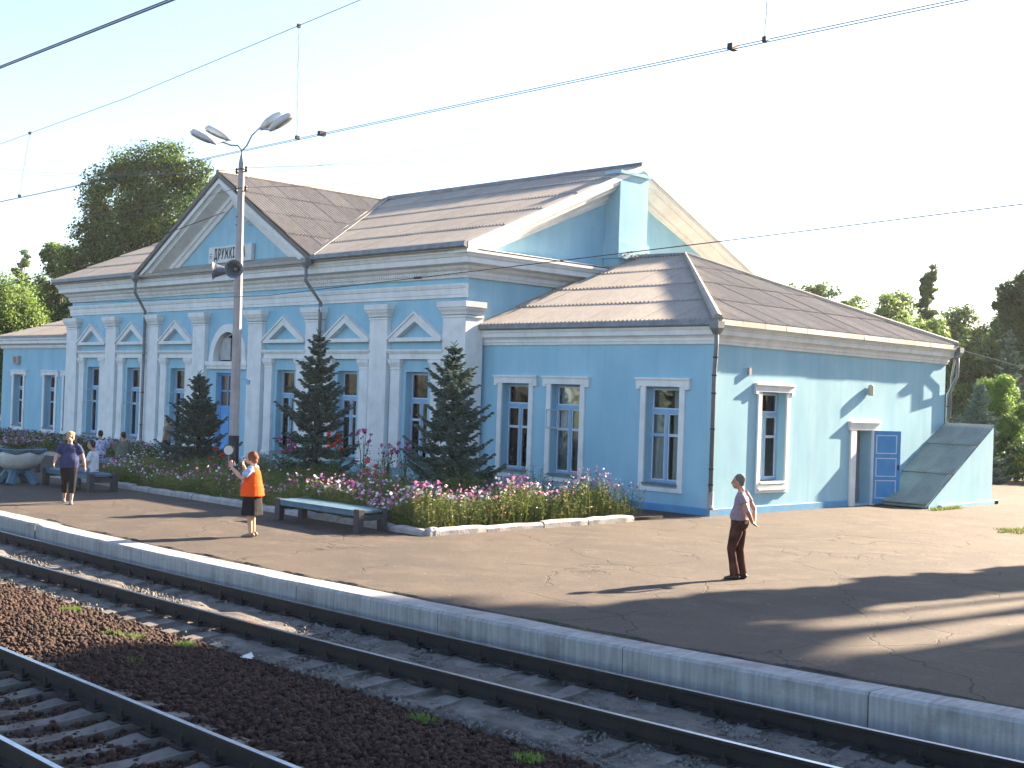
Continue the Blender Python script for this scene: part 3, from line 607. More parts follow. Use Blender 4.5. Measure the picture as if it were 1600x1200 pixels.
# service door, lintel, open leaf
m = MB(); m.box(.002, .06, ED[0]-.30, ED[0], 0, 2.21); m.box(.002, .06, ED[1], ED[1]+.22, 0, 2.21); m.box(.002, .07, ED[0]-.40, ED[1]+.40, 2.212, 2.42); m.box(.002, .12, ED[0]-.42, ED[1]+.42, 2.42, 2.47); m.build('door_surround', WHITE, B)
m = MB(); m.box(-.40, -.36, ED[0]-.0, ED[1]+.0, 0.06, 2.2); m.box(-.36,-.34,ED[0],ED[1],.06,.5); m.build('inner_door', mat('inner_door_grey', (.22,.23,.26), None, 3, .7), B)
ang = R(64); lv = Vector((math.cos(ang), math.sin(ang), 0)); ln = Vector((math.sin(ang), -math.cos(ang), 0)); h = Vector((.03, ED[1]+.0, 0)); W_ = 1.0
def leafbox(m, a, b, c, d, t0, t1):
    p = [h+lv*a+ln*t0, h+lv*b+ln*t0, h+lv*b+ln*t1, h+lv*a+ln*t1]; m.prism([(q.x,q.y,c) for q in p], (0,0,d-c))
m = MB(); leafbox(m, 0, W_, .05, 2.2, -.045, 0); leaf = m.build('open_door', DOORB, B)
for z0, z1 in ((1.52, 2.08), (.84, 1.40), (.20, .74)):
    m = MB(); a, b = .14, W_-.14
    for q in ((a, b, z0, z0+.03), (a, b, z1-.03, z1), (a, a+.03, z0+.03, z1-.03), (b-.03, b, z0+.03, z1-.03)): leafbox(m, *q, .001, .014)
    m.build('door_moulding', SASH, leaf)
m = MB(); leafbox(m, W_-.1, W_-.07, 1.05, 1.2, .0, .05); m.build('door_handle', IRON, leaf)
# annex roof
ZA, OV = 4.88, .24; YA = D/2; ZP = 7.50; XA = -5.85; SA = (ZP-ZA)/(YA+OV)
ar = MB(); c1, c2, ap, wl0, wl1, wr = (OV,-OV,ZA), (OV,D+OV,ZA), (XA,YA,ZP), (X1+.01,-OV,ZA), (X1+.01,D+OV,ZA), (X1+.01,YA,ZP)
ar.add([c1,c2,ap,wl0,wl1,wr] + [(p[0],p[1],p[2]-.08) for p in (c1,c2,ap,wl0,wl1,wr)], [(0,1,2),(3,0,2,5),(1,4,5,2),(6,7,8),(9,6,8,11),(7,10,11,8),(3,0,6,9),(0,1,7,6),(1,4,10,7),(4,5,11,10),(5,3,9,11)])
aroof = ar.build('roof', FASC, B)
LA = math.hypot(YA+OV, ZP-ZA); L0 = OV-(X1+.01)
slope(aroof, (X1+.01, -OV, ZA), (1,0,0), (0, YA+OV, ZP-ZA), [(0,0), (L0,0), (XA-X1-.01, LA), (0,LA)])
LB = math.hypot(OV-XA, ZP-ZA)
slope(aroof, (OV, -OV, ZA), (0,1,0), (XA-OV, 0, ZP-ZA), [(0,0), (D+2*OV,0), (YA+OV, LB)])
for c, nm in ((c1, 0), (c2, 1)):
    a = Vector(c)+Vector((0,0,.09)); b = Vector(ap)+Vector((0,0,.12)); MB().tube([a, b], (.13,.045), 8, side=(b-a).cross(Vector((0,0,1)))).build('hip_cap', FASC, aroof)
MB().tube([(X1, YA, ZP+.08), (XA, YA, ZP+.08)], (.13,.07), 8).build('ridge_cap', ZINC, aroof)
MB().prism([(X1-.1, -OV-.02, ZA+.09), (X1-.1, -OV-.09, ZA+.06), (X1-.1, -OV-.10, ZA-.06), (X1-.1, -OV+.02, ZA-.1)], (OV-X1+.15,0,0)).build('gutter', ZINC, B)
q = -OV
while q < D+OV-.1:      # light folded eaves metal in short lengths
    L_ = min(1.0, D+OV-q); MB().prism([(OV-.12, q+.008, ZA+.12), (OV+.05, q+.008, ZA+.075), (OV+.06+random.uniform(0,.012), q+.008, ZA-.06), (OV+.04, q+.008, ZA-.06), (OV-.0, q+.008, ZA+.04)], (0, L_-.016, 0)).build('eaves_flashing', FASC, B); q += 1.0
MB().box(OV-.12,OV+.03,-OV-.03,D+OV,ZA-.10,ZA-.065).build('soffit_board', WHITE, B)

# left annex (mirror-like low wing)
XL0 = -43.45
LWn = [(-42.02, -40.92), (-38.55, -37.42), (-36.5, -35.4)]
plate(XL0, X0-.02, 0, 4.75, [(a, b, .62, 3.10) for a, b in LWn], A_, .42).build('wall', BLUE, B)
m = MB(); m.box(XL0, XL0+.4, .42, D, 0, 4.7); m.box(XL0+.4, X0, D-.4, D, 0, 4.7); m.box(XL0+.4, X0, 3.6, 3.7, 0, 4.6); m.build('wall', BLUE, B)
for i, (a, b) in enumerate(LWn):
    surround(A_, a, b, .62, 3.10, 3.32, .40); window(A_, a, b, .66, 3.10, .22, 2.45, 1.85, 3 if i else 4)
    m = MB(); m.box(a-.02, b+.02, -.08, .2, .60, .66); m.build('window_sill', ZINC, B)
moulding([(XL0, D), (XL0, 0), (X0-.03, 0)], [(0,4.34),(.07,4.35),(.11,4.43),(.11,4.50),(.30,4.58),(.30,4.70),(.36,4.78),(.36,4.82),(0,4.83)]).build('cornice', WHITE, B)
lo = (XL0-OV,-OV,ZA); l2 = (XL0-OV,D+OV,ZA); lp = (XL0+5.4,YA,7.3)
ar = MB(); r0, r1, rr = (X0-.01,-OV,ZA), (X0-.01,D+OV,ZA), (X0-.01,YA,7.3)
ar.add([lo,l2,lp,r0,r1,rr]+[(p[0],p[1],p[2]-.08) for p in (lo,l2,lp,r0,r1,rr)], [(0,1,2),(3,0,2,5),(1,4,5,2),(6,7,8),(9,6,8,11),(7,10,11,8),(3,0,6,9),(0,1,7,6),(1,4,10,7),(4,5,11,10),(5,3,9,11)])
lroof = ar.build('roof', FASC, B)
slope(lroof, lo, (1,0,0), (0, YA+OV, 7.3-ZA), [(0,0), (X0-XL0+OV,0), (X0-XL0+OV,math.hypot(YA+OV,7.3-ZA)), (5.4+OV,math.hypot(YA+OV,7.3-ZA))])
MB().prism([(lo[0], -OV-.02, ZA+.09), (lo[0], -OV-.09, ZA+.06), (lo[0], -OV-.10, ZA-.06), (lo[0], -OV+.02, ZA-.1)], (X0-lo[0]-.1,0,0)).build('gutter', ZINC, B)
m = MB(); m.box(-41.95, -41.35, -.13, -.002, 3.60, 4.0); o = m.build('meter_box', CONC, B); m = MB(); m.box(-41.88,-41.6,-.14,-.131,3.66,3.94); m.build('meter_dial', mat('faded_red', (.35,.16,.13), None, 5, .7), o)

# downpipes
def downpipe(pts, r=.055, hopper=None, name='downpipe', straps=()):
    m = MB(); m.tube(pts, r, 10); o = m.build(name, ZINC, B, smooth=True)
    if hopper:
        h_ = Vector(hopper); MB().loft([[(h_.x+a*s_, h_.y+b*s_, h_.z+z) for a, b in ((-1,-1),(1,-1),(1,1),(-1,1))] for s_, z in ((.06,-.28),(.13,-.12),(.14,.05))]).build('hopper', ZINC, o)
    m = MB()
    for z in straps:
        for i in range(len(pts)-1):
            a, b = Vector(pts[i]), Vector(pts[i+1])
            if min(a.z,b.z) <= z <= max(a.z,b.z) and a.z != b.z: q = a.lerp(b, (z-a.z)/(b.z-a.z)); m.lathe([(r+.012,-.02),(r+.012,.02)], q, 10)
    if m.v: tag(m.build('pipe_strap', IRON, o), kind='stuff')
    return o
for sx in (-1, 1):
    px = CG+sx*(HW-.12); tx = px-.0 + (.15 if sx > 0 else -.1)
    downpipe([(px, YE-.12, ZE-.05), (px, YE-.12, ZE-.75), (tx, YF-.26, ZE-1.45), (tx, YF-.26, .25), (tx, YF-.45, .12)], .06, (px, YE-.12, ZE-.05), straps=(5.5,4,2.5,1.2))
downpipe([(OV-.02, -OV+.0, ZA-.05), (OV-.02, -OV+.0, ZA-.62), (.10, -.12, ZA-1.3), (.10, -.12, .55)], .055, (OV-.02, -OV, ZA-.03), straps=(4.0,3.55,3.1,2.2,1.2,.8))
m = MB(); m.tube([(.10,-.12,.62),(.10,-.12,.30),(.14,-.15,.2)], (.075), 10); m.build('pipe_shoe', CONC, B)
downpipe([(OV+.02, D+OV+.05, ZA-.05), (OV+.02, D+OV+.05, ZA-.9), (.04, D+.12, ZA-1.5), (.04, D+.12, .3)], .05, (OV+.02, D+OV+.05, ZA-.03), straps=(3,2))
downpipe([(OV-.05, D+OV, ZA-.3), (.1, D+.2, ZA-.95), (.1,D+.2,2.6)], .03)
# wall lamp and cable box on the end wall
m = MB(); m.box(0, .07, 1.44, 1.54, 3.62, 3.80); m.build('junction_box', CONC, B)
m = MB(); m.lathe([(.06,0),(.085,.02),(.085,.3),(.05,.33)], (.10, 7.58, 3.22), 12); m.box(0,.05,7.52,7.64,3.3,3.45); m.build('wall_lamp', mat('cream_lamp', (.55,.52,.42), None, 5, .5), B)

# cellar entrance lean-to
ca = thing('cellar_entrance', 'low cellar hatch building with a sloping green corrugated metal roof against the end wall', 'cellar entrance', (.8, 10, 0))
y0, y1, zt = 8.35, 12.45, 2.44; sl_ = (zt-.12)/(y1-y0)
m = MB(); m.prism([(1.62,y0,-.1),(1.62,y1,-.1),(1.62,y1,zt-.05),(1.62,y0,.10)], (-.2,0,0)); m.box(.01,1.42,y1-.2,y1-.001,-.1,zt-.06); m.build('cheek_wall', BLUE, ca)
m = MB(); m.box(1.625,1.72,y0+.6,y1+.25,-.05,.10); m.box(1.0,1.72,y1+.005,y1+.28,-.05,.12); m.build('base_ledge', BLUE, ca)
V_ = Vector((0, y1-y0+.1, zt-.10)).normalized(); Ls = math.hypot(y1-y0+.1, zt-.1)
m = MB(); m.prism([(.01,y0-.1,.09),(.01,y1,zt-.03),(.01,y1,zt-.07),(.01,y0-.1,.03)], (1.58,0,0)); m.build('roof_boards', GREENM, ca)
slope(ca, (.01, y0-.12, .06), (1,0,0), V_, [(0,0),(1.66,0),(1.66,Ls+.05),(0,Ls+.05)], matl=GREENM, sw=.83, sh=1.75, pitch=.083, amp=.011, name='metal_sheet')

# name board on the central gable
sg = thing('station_sign', 'white name board with dark Cyrillic letters on the blue central gable', 'sign', (-21.5, YF-.02, 7.5))
m = MB(); m.box(-22.93, -20.02, YF-.16, YF-.03, 7.45, 8.07); m.build('sign_board', mat('sign_white', (.68,.68,.68), None, 3, .6), sg)
SGB = mat('sign_letters', (.03,.03,.035), None, 5, .6)
def text(s, size, wx, pos, parent, name='lettering', m=SGB, rot=(math.pi/2,0,0)):
    cu = bpy.data.curves.new('t', 'FONT'); cu.body = s; cu.size = size; cu.extrude = .006; cu.offset = .014; cu.align_x = 'CENTER'; cu.space_character = 1.32
    o = bpy.data.objects.new('t', cu); COL.objects.link(o); bpy.context.view_layer.update()
    me = bpy.data.meshes.new_from_object(o.evaluated_get(bpy.context.evaluated_depsgraph_get())); bpy.data.objects.remove(o)
    me.materials.clear(); me.materials.append(m); l = link(name, me, parent); l.location = Vector(pos)-ORI[parent.name]; l.rotation_euler = rot; l.scale = (wx, 1, 1); return l
text('ДРУЖКІВКА', .53, .54, (-21.48, YF-.165, 7.60), sg)
m = MB()
for z in (7.72, 7.80, 7.66): m.box(-22.87, -22.70, YF-.168, YF-.161, z, z+.02)
m.build('small_print', SGB, sg)
# ceramic insulators on the gable wall
for z in (8.75, 9.35):
    m = MB(); m.tube([(-20.3, YF, z), (-20.3, YF-.2, z), (-20.3, YF-.2, z+.1)], .015, 6); m.lathe([(.04,0),(.07,.04),(.05,.08),(.06,.12),(.02,.16)], (-20.3, YF-.2, z+.05), 8); o = m.build('insulator', LAMPW, B)
# ------------------------------------------------------------ vegetation
def quads(c, nrm, size, asp=.7):
    """leaf quads: centres c, normals nrm, sizes"""
    n = len(c); nrm = nrm/np.linalg.norm(nrm, axis=1, keepdims=True); r = RNG.normal(size=(n,3)); a = np.cross(nrm, r); a /= np.linalg.norm(a, axis=1, keepdims=True); b = np.cross(nrm, a)
    s = size[:,None]; bend = nrm*s*.25
    V = np.stack([c-a*s, c+b*s*asp-bend, c+a*s, c-b*s*asp-bend], 1).reshape(-1,3)
    return V, np.arange(4*n).reshape(n,4)
def tree(name, label, loc, blobs, n, leaf, mats, wts, trunk=(.25,), group=None, cat='tree', droop=0., gaps=.35, limbs=True, sub=26):
    """blobs: (dx,dy,dz,rx,ry,rz) crown masses; leaves sit in many small clumps spread through them"""
    t = thing(name, label, cat, loc, group); L = np.array(loc, float); vol = np.array([b[3]*b[4]*b[5] for b in blobs])**.66; vol /= vol.sum()
    C, Nn, MI = [], [], []
    nb = max(1, int(n/70)); cen = []
    for b, v in zip(blobs, vol):
        k = max(6, int(nb*v)); d = RNG.normal(size=(k,3)); d /= np.linalg.norm(d, axis=1, keepdims=True); r = RNG.uniform(.35,1,k)**.5
        p = d*r[:,None]*np.array(b[3:6]) + np.array(b[:3]); cen.append(np.concatenate([p, d], 1))
    cen = np.concatenate(cen); k = len(cen); per = n//k
    sz = np.mean([min(b[3:6]) for b in blobs])
    cr = RNG.uniform(.26,.50,k)*sz + .1
    d = RNG.normal(size=(k,per,3)); d /= np.linalg.norm(d, axis=2, keepdims=True); rr = RNG.uniform(.2,1,(k,per,1))**.6
    sq = np.array([1,1,.75+droop])
    P = cen[:,None,:3] + d*rr*cr[:,None,None]*sq
    if droop: P[...,2] -= droop*RNG.uniform(0,1,(k,per))**2*sz*.8
    NN = d*.6 + cen[:,None,3:]*.5 + RNG.normal(size=(k,per,3))*.55 + np.array([0,0,.35])
    tone = RNG.choice(len(mats), size=k, p=np.array(wts)/sum(wts)); mi = np.where(RNG.random((k,per)) < .75, tone[:,None], RNG.choice(len(mats), size=(k,per), p=np.array(wts)/sum(wts)))
    P = P.reshape(-1,3)+L; keep = P[:,2] > L[2]+.05; P = P[keep]; NN = NN.reshape(-1,3)[keep]; mi = mi.reshape(-1)[keep]
    V, F = quads(P, NN, RNG.uniform(.6,1.25,len(P))*leaf)
    np_mesh('crown', V, F, list(mats), t, mi)
    m = MB(); top = max(b[2] for b in blobs); r0 = trunk[0]; x, y, z = loc
    m.tube([(x,y,z-.3), (x+.03*top,y,z+top*.3), (x-.01*top,y,z+top*.65), (x,y,z+top)], [r0*1.25, r0*.9, r0*.6, r0*.2], 8)
    if limbs:
        for b in blobs:
            h = top*random.uniform(.25,.55); e = Vector((x+b[0],y+b[1],z+b[2])); s0 = Vector((x,y,z+min(h, b[2]*.8))); mid_ = s0.lerp(e,.5)+Vector((0,0,.08*top)); m.tube([s0, mid_, e], [r0*.5, r0*.35, r0*.12], 6)
    m.build('trunk', BARK, t, smooth=True); return t
def clumpy(w, h, z0, k, seed, taper=.75, rad=.33, flat=1.):
    rs = np.random.default_rng(seed); out = []
    for i in range(k):
        f = (i+.5)/k; z = z0+(h-z0)*f; ww = w*(math.sin(math.pi*min(1,(f*taper+.18)))**.7); a = i*2.4+rs.uniform(-.5,.5); q = rs.uniform(.15,.6)*ww
        r = rad*w*rs.uniform(.75,1.2)*(1.15-.5*f); out.append((math.cos(a)*q, math.sin(a)*q, z, r, r, r*rs.uniform(.9,1.3)*flat))
    return out
cxy = lambda px, dist: (lambda v: (18.97+v.x*dist, -25.81+v.y*dist))((lambda d: d/math.hypot(d.x, d.y))(FW*1961.1+RT*(px-800)-UP*(0)))
def zpx(px, py, dist): d = FW*1961.1+RT*(px-800)-UP*(py-600); d /= math.hypot(d.x, d.y); return 2.86+d.z*dist
def T_(px, dist): return cxy(px, dist)
# large poplar behind the left half of the roof
x, y = T_(212, 82); h = zpx(205, 212, 82)
bl = [(-3.4,-1.4,9.5,2.1,2.1,2.2), (-1.6,-.8,14.2,2.2,2.2,3.0), (.6,.4,15.2,2.3,2.3,2.9), (2.6,1.3,13.2,2.5,2.4,3.6), (3.9,2.0,10.5,2.0,2.0,3.2), (0,0,10.5,3.4,3.0,3.8), (-2.5,-1.2,12.2,1.9,1.9,2.0), (1.2,.5,6.8,4.0,3.4,3.0), (-2.0,-1,6.5,2.8,2.4,2.2), (1.6,1,17.0,1.2,1.2,1.4), (-1.2,-.6,16.8,.9,.9,1.1), (-4.6,-2.2,10.6,1.0,1.0,1.0), (3.2,1.7,16.0,1.0,1.0,1.3)]
k = (h-0)/18.6; bl = [(a*.98,b,c*k,d,e,f) for a,b,c,d,e,f in bl]
tree('poplar_tree', 'tall broad dark green poplar rising behind the left part of the station roof', (x,y,0), bl, 105000, .095, [LEAF_D, LEAF_M, LEAF_L], [.45,.4,.15], (.4,))
def simple(name, lab, px, dist, pytop, wpx, n, leaf, mats, wts, z0=.25, k=9, seed=1, **kw):
    x, y = T_(px, dist); h = zpx(px, pytop, dist); w_ = wpx*dist/1961/2; n = int(n*4.2); leaf *= .62
    tree(name, lab, (x,y,0), clumpy(w_, h-w_*.35, h*z0, k+3, seed, rad=kw.pop('rad', .52), taper=kw.pop('taper', .52), flat=kw.pop('flat', 1.)), n, leaf, mats, wts, (max(.12, h*.02),), **kw)
simple('broadleaf_tree', 'mid green rounded tree standing left of the tall poplar, above the left eaves', 92, 88, 378, 105, 12000, .17, [LEAF_M, LEAF_L, LEAF_D], [.45,.25,.3], seed=3, z0=.2, k=8)
simple('poplar_tree', 'slim dark poplar spire far off at the left edge above the willow', 28, 130, 392, 34, 2200, .22, [LEAF_D, LEAF_M], [.6,.4], seed=5, k=9, rad=.7, taper=.72, flat=2.2)
simple('willow_tree', 'pale yellow green weeping willow at the left edge behind the low wing', 22, 74, 432, 150, 15000, .13, [LEAF_M, LEAF_L], [.45,.55], seed=8, droop=.9, k=8, z0=.3)
simple('broadleaf_tree', 'hazy green tree low on the skyline between the willow and the rounded tree', 55, 110, 420, 90, 5000, .18, [LEAF_M, LEAF_D], [.6,.4], seed=13, k=7)
simple('broadleaf_tree', 'dark green tree squeezed between the willow and the station cornice', 100, 72, 450, 70, 7000, .14, [LEAF_D, LEAF_M], [.6,.4], seed=9, k=6)
# right background, beyond the lawn kerb
far = 'trees beyond the station square'
for i, (px, d, top, wp, n, mats, wts, lab) in enumerate([
    (1208, 120, 434, 95, 5000, [LEAF_M, LEAF_D], [.6,.4], 'grey green rounded tree just right of the big gable, showing over the annex roof'),
    (1268, 118, 431, 110, 6500, [LEAF_M, LEAF_D], [.7,.3], 'rounded mid green tree with a domed top over the middle of the annex roof'),
    (1322, 104, 452, 90, 5000, [LEAF_M, LEAF_L], [.6,.4], 'light green tree in the dip right of the domed tree'),
    (1385, 102, 448, 120, 9000, [LEAF_L, LEAF_M], [.5,.5], 'yellowish green broad tree left of the tall spire poplar'),
    (1490, 100, 478, 120, 9000, [LEAF_M, LEAF_D, LEAF_L], [.5,.3,.2], 'mid green spreading tree right of the spire poplar and above the annex corner'),
    (1428, 92, 482, 130, 10000, [LEAF_L, LEAF_M], [.6,.4], 'sunlit yellow green tree directly above the far end of the annex roof'),
    (1575, 100, 462, 150, 13000, [LEAF_D, LEAF_M], [.7,.3], 'very dark dense tree filling the right edge behind the bright bush'),
    (1650, 96, 436, 170, 9000, [LEAF_D, LEAF_M], [.8,.2], 'dark tree cut by the right edge of the picture'),
    (1525, 90, 520, 120, 9000, [LEAF_D, LEAF_M, LEAF_L], [.45,.4,.15], 'shaded lower tree between the annex corner and the dark trees'),
    (1590, 88, 560, 120, 8000, [LEAF_D, LEAF_M], [.6,.4], 'low dark tree behind the bright bush at the right edge')]):
    simple('broadleaf_tree', lab, px, d, top, wp, n, .12+.0008*d, mats, wts, seed=20+i, k=9, z0=.12, group=None)
for i, (px, d, top, wp, lab) in enumerate([(1230,150,452,150,'distant hazy tree in the row just over the annex roof, nearest the big gable'),(1325,145,468,140,'distant hazy tree in the row, between the domed tree and the yellowish one'),(1410,140,462,150,'distant hazy tree in the row, just left of the spire poplar'),(1500,135,486,150,'distant hazy tree in the row, right of the spire poplar')]):
    simple('broadleaf_tree', lab, px, d, top, wp*1.35, 6000, .2, [LEAF_M, LEAF_L], [.6,.4], seed=60+i, k=14, z0=.2, rad=.40, taper=.5)
simple('poplar_tree', 'tall narrow feathery poplar spire standing above the trees on the right', 1445, 100, 414, 42, 4500, .17, [LEAF_M, LEAF_D], [.7,.3], seed=31, k=11, rad=.62, taper=.72, flat=2.2)
simple('pine_tree', 'dark umbrella topped pine breaking the skyline at the right edge', 1592, 80, 412, 80, 6000, .15, [LEAF_D], [1], seed=33, k=9, z0=.5, rad=.5)
simple('elm_bush', 'bright yellow green feathery young tree lit by the sun right of the annex corner', 1562, 58, 575, 125, 12000, .085, [LEAF_Y, LEAF_L], [.7,.3], seed=41, k=11, z0=.2, rad=.3, limbs=True)
x, y = T_(1570, 60)
tree('hedge_bush', 'dark rounded bush at the lawn behind the cellar entrance', (T_(1592,57)[0],T_(1592,57)[1],0), [(0,0,.8,1.6,1.4,1.1),(1.5,.6,.8,1.2,1.2,1.0)], 6000, .08, [LEAF_D, LEAF_M], [.7,.3], (.1,), cat='bush')
# shade trees beyond the right edge of the picture: their shadows fall over platform and tracks
def shade(name, lab, loc, blobs, n=9000, leaf=.34): tree(name, lab, loc, blobs, n, leaf, [LEAF_D, LEAF_M], [.5,.5], (.35,), cat='tree')
SHADE = [
 ((11.1, 8, 0), [(0,0,4.5,.7,.7,1.6),(0,0,6.8,.8,.8,1.7),(-.1,0,9.0,.8,.8,1.6),(0,0,10.8,.6,.6,1.0)]),
 ((15.6, 18, 0), [(2.6,0,12.6,2.6,3.0,2.2),(.4,0,16.9,2.8,2.2,1.1),(-2.8,1,18.4,3.0,2.6,1.4),(3.6,0,11.0,3,4,2.5)]),
 ((20.5, 12, 0), [(-.8,-2,8.5,4,4,3.5),(0,0,11,5,5,4),(0,0,15,4.8,4.5,3.5),(1,0,6,4,4,3)]),
 ((15.5, 26, 0), [(3.6,0,17.6,3.0,3.0,1.6),(-1.4,0,20.0,2.8,2.8,1.3),(-2.6,1,21.9,2.8,3,1.4),(4.5,1,19,3.2,3,3)]),
 ((27, 6, 0), [(0,0,9,5,5,4),(0,0,13,4,4,3)])]
for i, (l, b) in enumerate(SHADE):
    shade('broadleaf_tree', ['narrow poplar right of the square whose thin shadow reaches the platform', 'tall tree behind the first shade tree, beyond the right edge', 'large round tree furthest right of the shade trees nearest the platform', 'tall sparse tree deeper in the square beyond the right edge', 'rounded tree at the far right end of the platform side'][i], l, b)

def spruce(label, x, y, h, r, seed, light=.3, group='blue spruces in the flower bed'):
    rs = np.random.default_rng(seed); t = thing('blue_spruce', label, 'spruce', (x,y,0), group); P0, P1, W_, MI = [], [], [], []
    m = MB(); m.tube([(x,y,-.1),(x,y,h*.5),(x,y,h-.25),(x+.01,y,h)], [.085*h/4,.06*h/4,.018,.006], 7); 
    z = .30
    while z < h-.12:
        f = (z-.2)/(h-.2); rr = r*(1-f)**.9*rs.uniform(.70,1.2)+.05; nb = int(10+6*(1-f))
        ph = rs.uniform(0,6.28)
        for i in range(nb):
            a = ph+6.28*i/nb+rs.uniform(-.35,.35); z_ = z+rs.uniform(-.05,.05); L = rr*rs.uniform(.55,1.2); up = .15+.75*f
            d = np.array([math.cos(a), math.sin(a), 0]); n = max(4, int(L/.075)); prev = np.array([x,y,z_])
            for k in range(1, n+1):
                g = k/n; cur = np.array([x,y,z_]) + d*L*g + np.array([0,0,L*(up*g*.9 - .55*g*(1-f) + .45*g**3*(1-f))])
                P0.append(prev); P1.append(cur); W_.append(.022+.012*(1-g)); MI.append(0 if g < .8 else 1)
                side = np.array([-d[1], d[0], 0]); sl = .10+.30*L*(1-g)**.7*math.sin(math.pi*min(1,g+.18))**.5
                for s in (-1, 1):
                    for q in range(2 if L > .4 else 1):
                        e = d*rs.uniform(.35,.8)+side*s*rs.uniform(.6,1.1)+np.array([0,0,rs.uniform(-.22,.28)]); e /= np.linalg.norm(e); l2 = sl*rs.uniform(.6,1.15); P0.append(cur-d*.02); p1 = cur+e*l2; P1.append(p1); W_.append(.024); MI.append(0 if rs.random() > light*(.5+g*.6) else 1)
                        if l2 > .16:
                            for w2 in range(2): e2 = e*.6+d*rs.uniform(-.2,.6)+side*rs.uniform(-.5,.5)+np.array([0,0,rs.uniform(-.3,.3)]); e2 /= np.linalg.norm(e2); P0.append(cur+e*l2*.5); P1.append(cur+e*l2*.5+e2*l2*.55); W_.append(.02); MI.append(0 if rs.random() > light else 1)
                prev = cur
        z += (.235*h/4*(1.15-.45*f)+.035)*rs.uniform(.8,1.2)
    for k in range(14):
        zz = h-.5+.04*k; a = k*2.4; P0.append(np.array([x,y,zz])); P1.append(np.array([x+.1*math.cos(a),y+.1*math.sin(a),zz+.09])); W_.append(.014); MI.append(1)
    P0, P1, W_, MI = map(np.array, (P0, P1, W_, MI)); n = len(P0); d = P1-P0; ln = np.linalg.norm(d, axis=1, keepdims=True); d = d/np.maximum(ln,1e-6); rr = rs.normal(size=(n,3)); a = np.cross(d, rr); a /= np.linalg.norm(a,axis=1,keepdims=True); b = np.cross(d,a)
    # each twig: ragged 3-bladed needle brush
    V, F, mi = [], [], []
    for j in range(3):
        an = j*math.pi/3; s = (a*math.cos(an)+b*math.sin(an))*W_[:,None]*1.15
        V.append(np.stack([P0-s*.8, P0+s*.8, P0*.35+P1*.65+s, P1+d*.02, P0*.35+P1*.65-s], 1).reshape(-1,3)); F.append(np.arange(5*n).reshape(n,5)+j*5*n); mi.append(MI)
    V = np.concatenate(V); F = np.concatenate(F); mi = np.concatenate(mi)
    # serrated needles
    nn = 9; t0 = rs.uniform(0,1,(n,nn,1)); base = P0[:,None]+(P1-P0)[:,None]*t0; an = rs.uniform(0,6.28,(n,nn,1)); dirn = (a[:,None]*np.cos(an)+b[:,None]*np.sin(an))*.8+d[:,None]*.7; tip = base+dirn*.042; sd_ = np.cross(dirn, d[:,None])*.010
    V2 = np.stack([base-sd_, base+sd_, tip], 2).reshape(-1,3); F2 = np.arange(len(V2)).reshape(-1,3)
    np_mesh('foliage', V, F, [SPR, SPRT], t, mi); np_mesh('needles', V2, F2, [SPR, SPRT], t, np.repeat(MI, nn))
    m.build('trunk', BARK, t); return t
spruce('tallest blue spruce, in the middle of the bed beside the second downpipe', -10.62, -4.5, 4.52, 1.38, 1, .3)
spruce('blue spruce with sunlit right side nearest the annex windows', -4.78, -4.5, 4.12, 1.42, 2, .42)
for px, d_, top, r_, lab in ((1530, 54, 596, 1.35, 'blue grey spruce standing in front of the bright bush right of the cellar'), (1500, 56, 650, 1.1, 'small grey spruce just behind the cellar roof edge'), (1576, 66, 518, 1.5, 'pale spruce against the dark trees at the right edge')):
    x_, y_ = T_(px, d_); spruce(lab, x_, y_, zpx(px, top, d_), r_, int(px), .3, None)
spruce('darkest and smallest spruce, left of the lamp post by the entrance door', -17.05, -4.5, 3.25, 1.22, 3, .08)

# ------------------------------------------------------------ flower bed
fb = thing('flower_bed_border', 'whitewashed stone border around the long flower bed in front of the station', 'kerb', (-8, -5, 0))
def border(p, q, seg):
    p, q = Vector(p), Vector(q); L_ = (q-p).length; d = (q-p)/L_; n = Vector((d.y,-d.x)); s = 0
    while s < L_-.1:
        l = min(seg*random.uniform(.8,1.2), L_-s); a = p+d*(s+.012); b = p+d*(s+l-.012); w_ = .11; hh = .15+random.uniform(-.025,.015)
        m = MB(); k = 5; rings = []
        for i in range(k+1):
            c = a.lerp(b, i/k)+n*random.uniform(-.012,.012); j = .03 if i in (0,k) else 0; hz = hh+random.uniform(-.012,.012)-j*.6
            rings.append([(c.x+n.x*(w_-j), c.y+n.y*(w_-j), -.02), (c.x+n.x*(w_-.01-j), c.y+n.y*(w_-.01-j), hz-.04), (c.x+n.x*(w_-.05), c.y+n.y*(w_-.05), hz), (c.x-n.x*(w_-.05), c.y-n.y*(w_-.05), hz), (c.x-n.x*w_, c.y-n.y*w_, hz-.05), (c.x-n.x*w_, c.y-n.y*w_, -.02)])
        m.loft(rings); m.build('border_stone', CURBW, fb, smooth=False); s += l
border((-.12,-2.9), (-.12,-9.28), 1.5); border((-.12,-9.3), (-17.2,-9.3), 1.0); border((-17.2,-9.3), (-17.2,-2.6), 1.0)
MB().box(-17.1,-.2,-9.2,-1.6,-.02,.07).build('bed_soil', BEDM, kind='structure')
MB().prism([(-17.2,-9.9,.0),(-.1,-9.9,0),(-.1,-9.9,.004),(-17.2,-9.9,.004)], (0,.01,0))
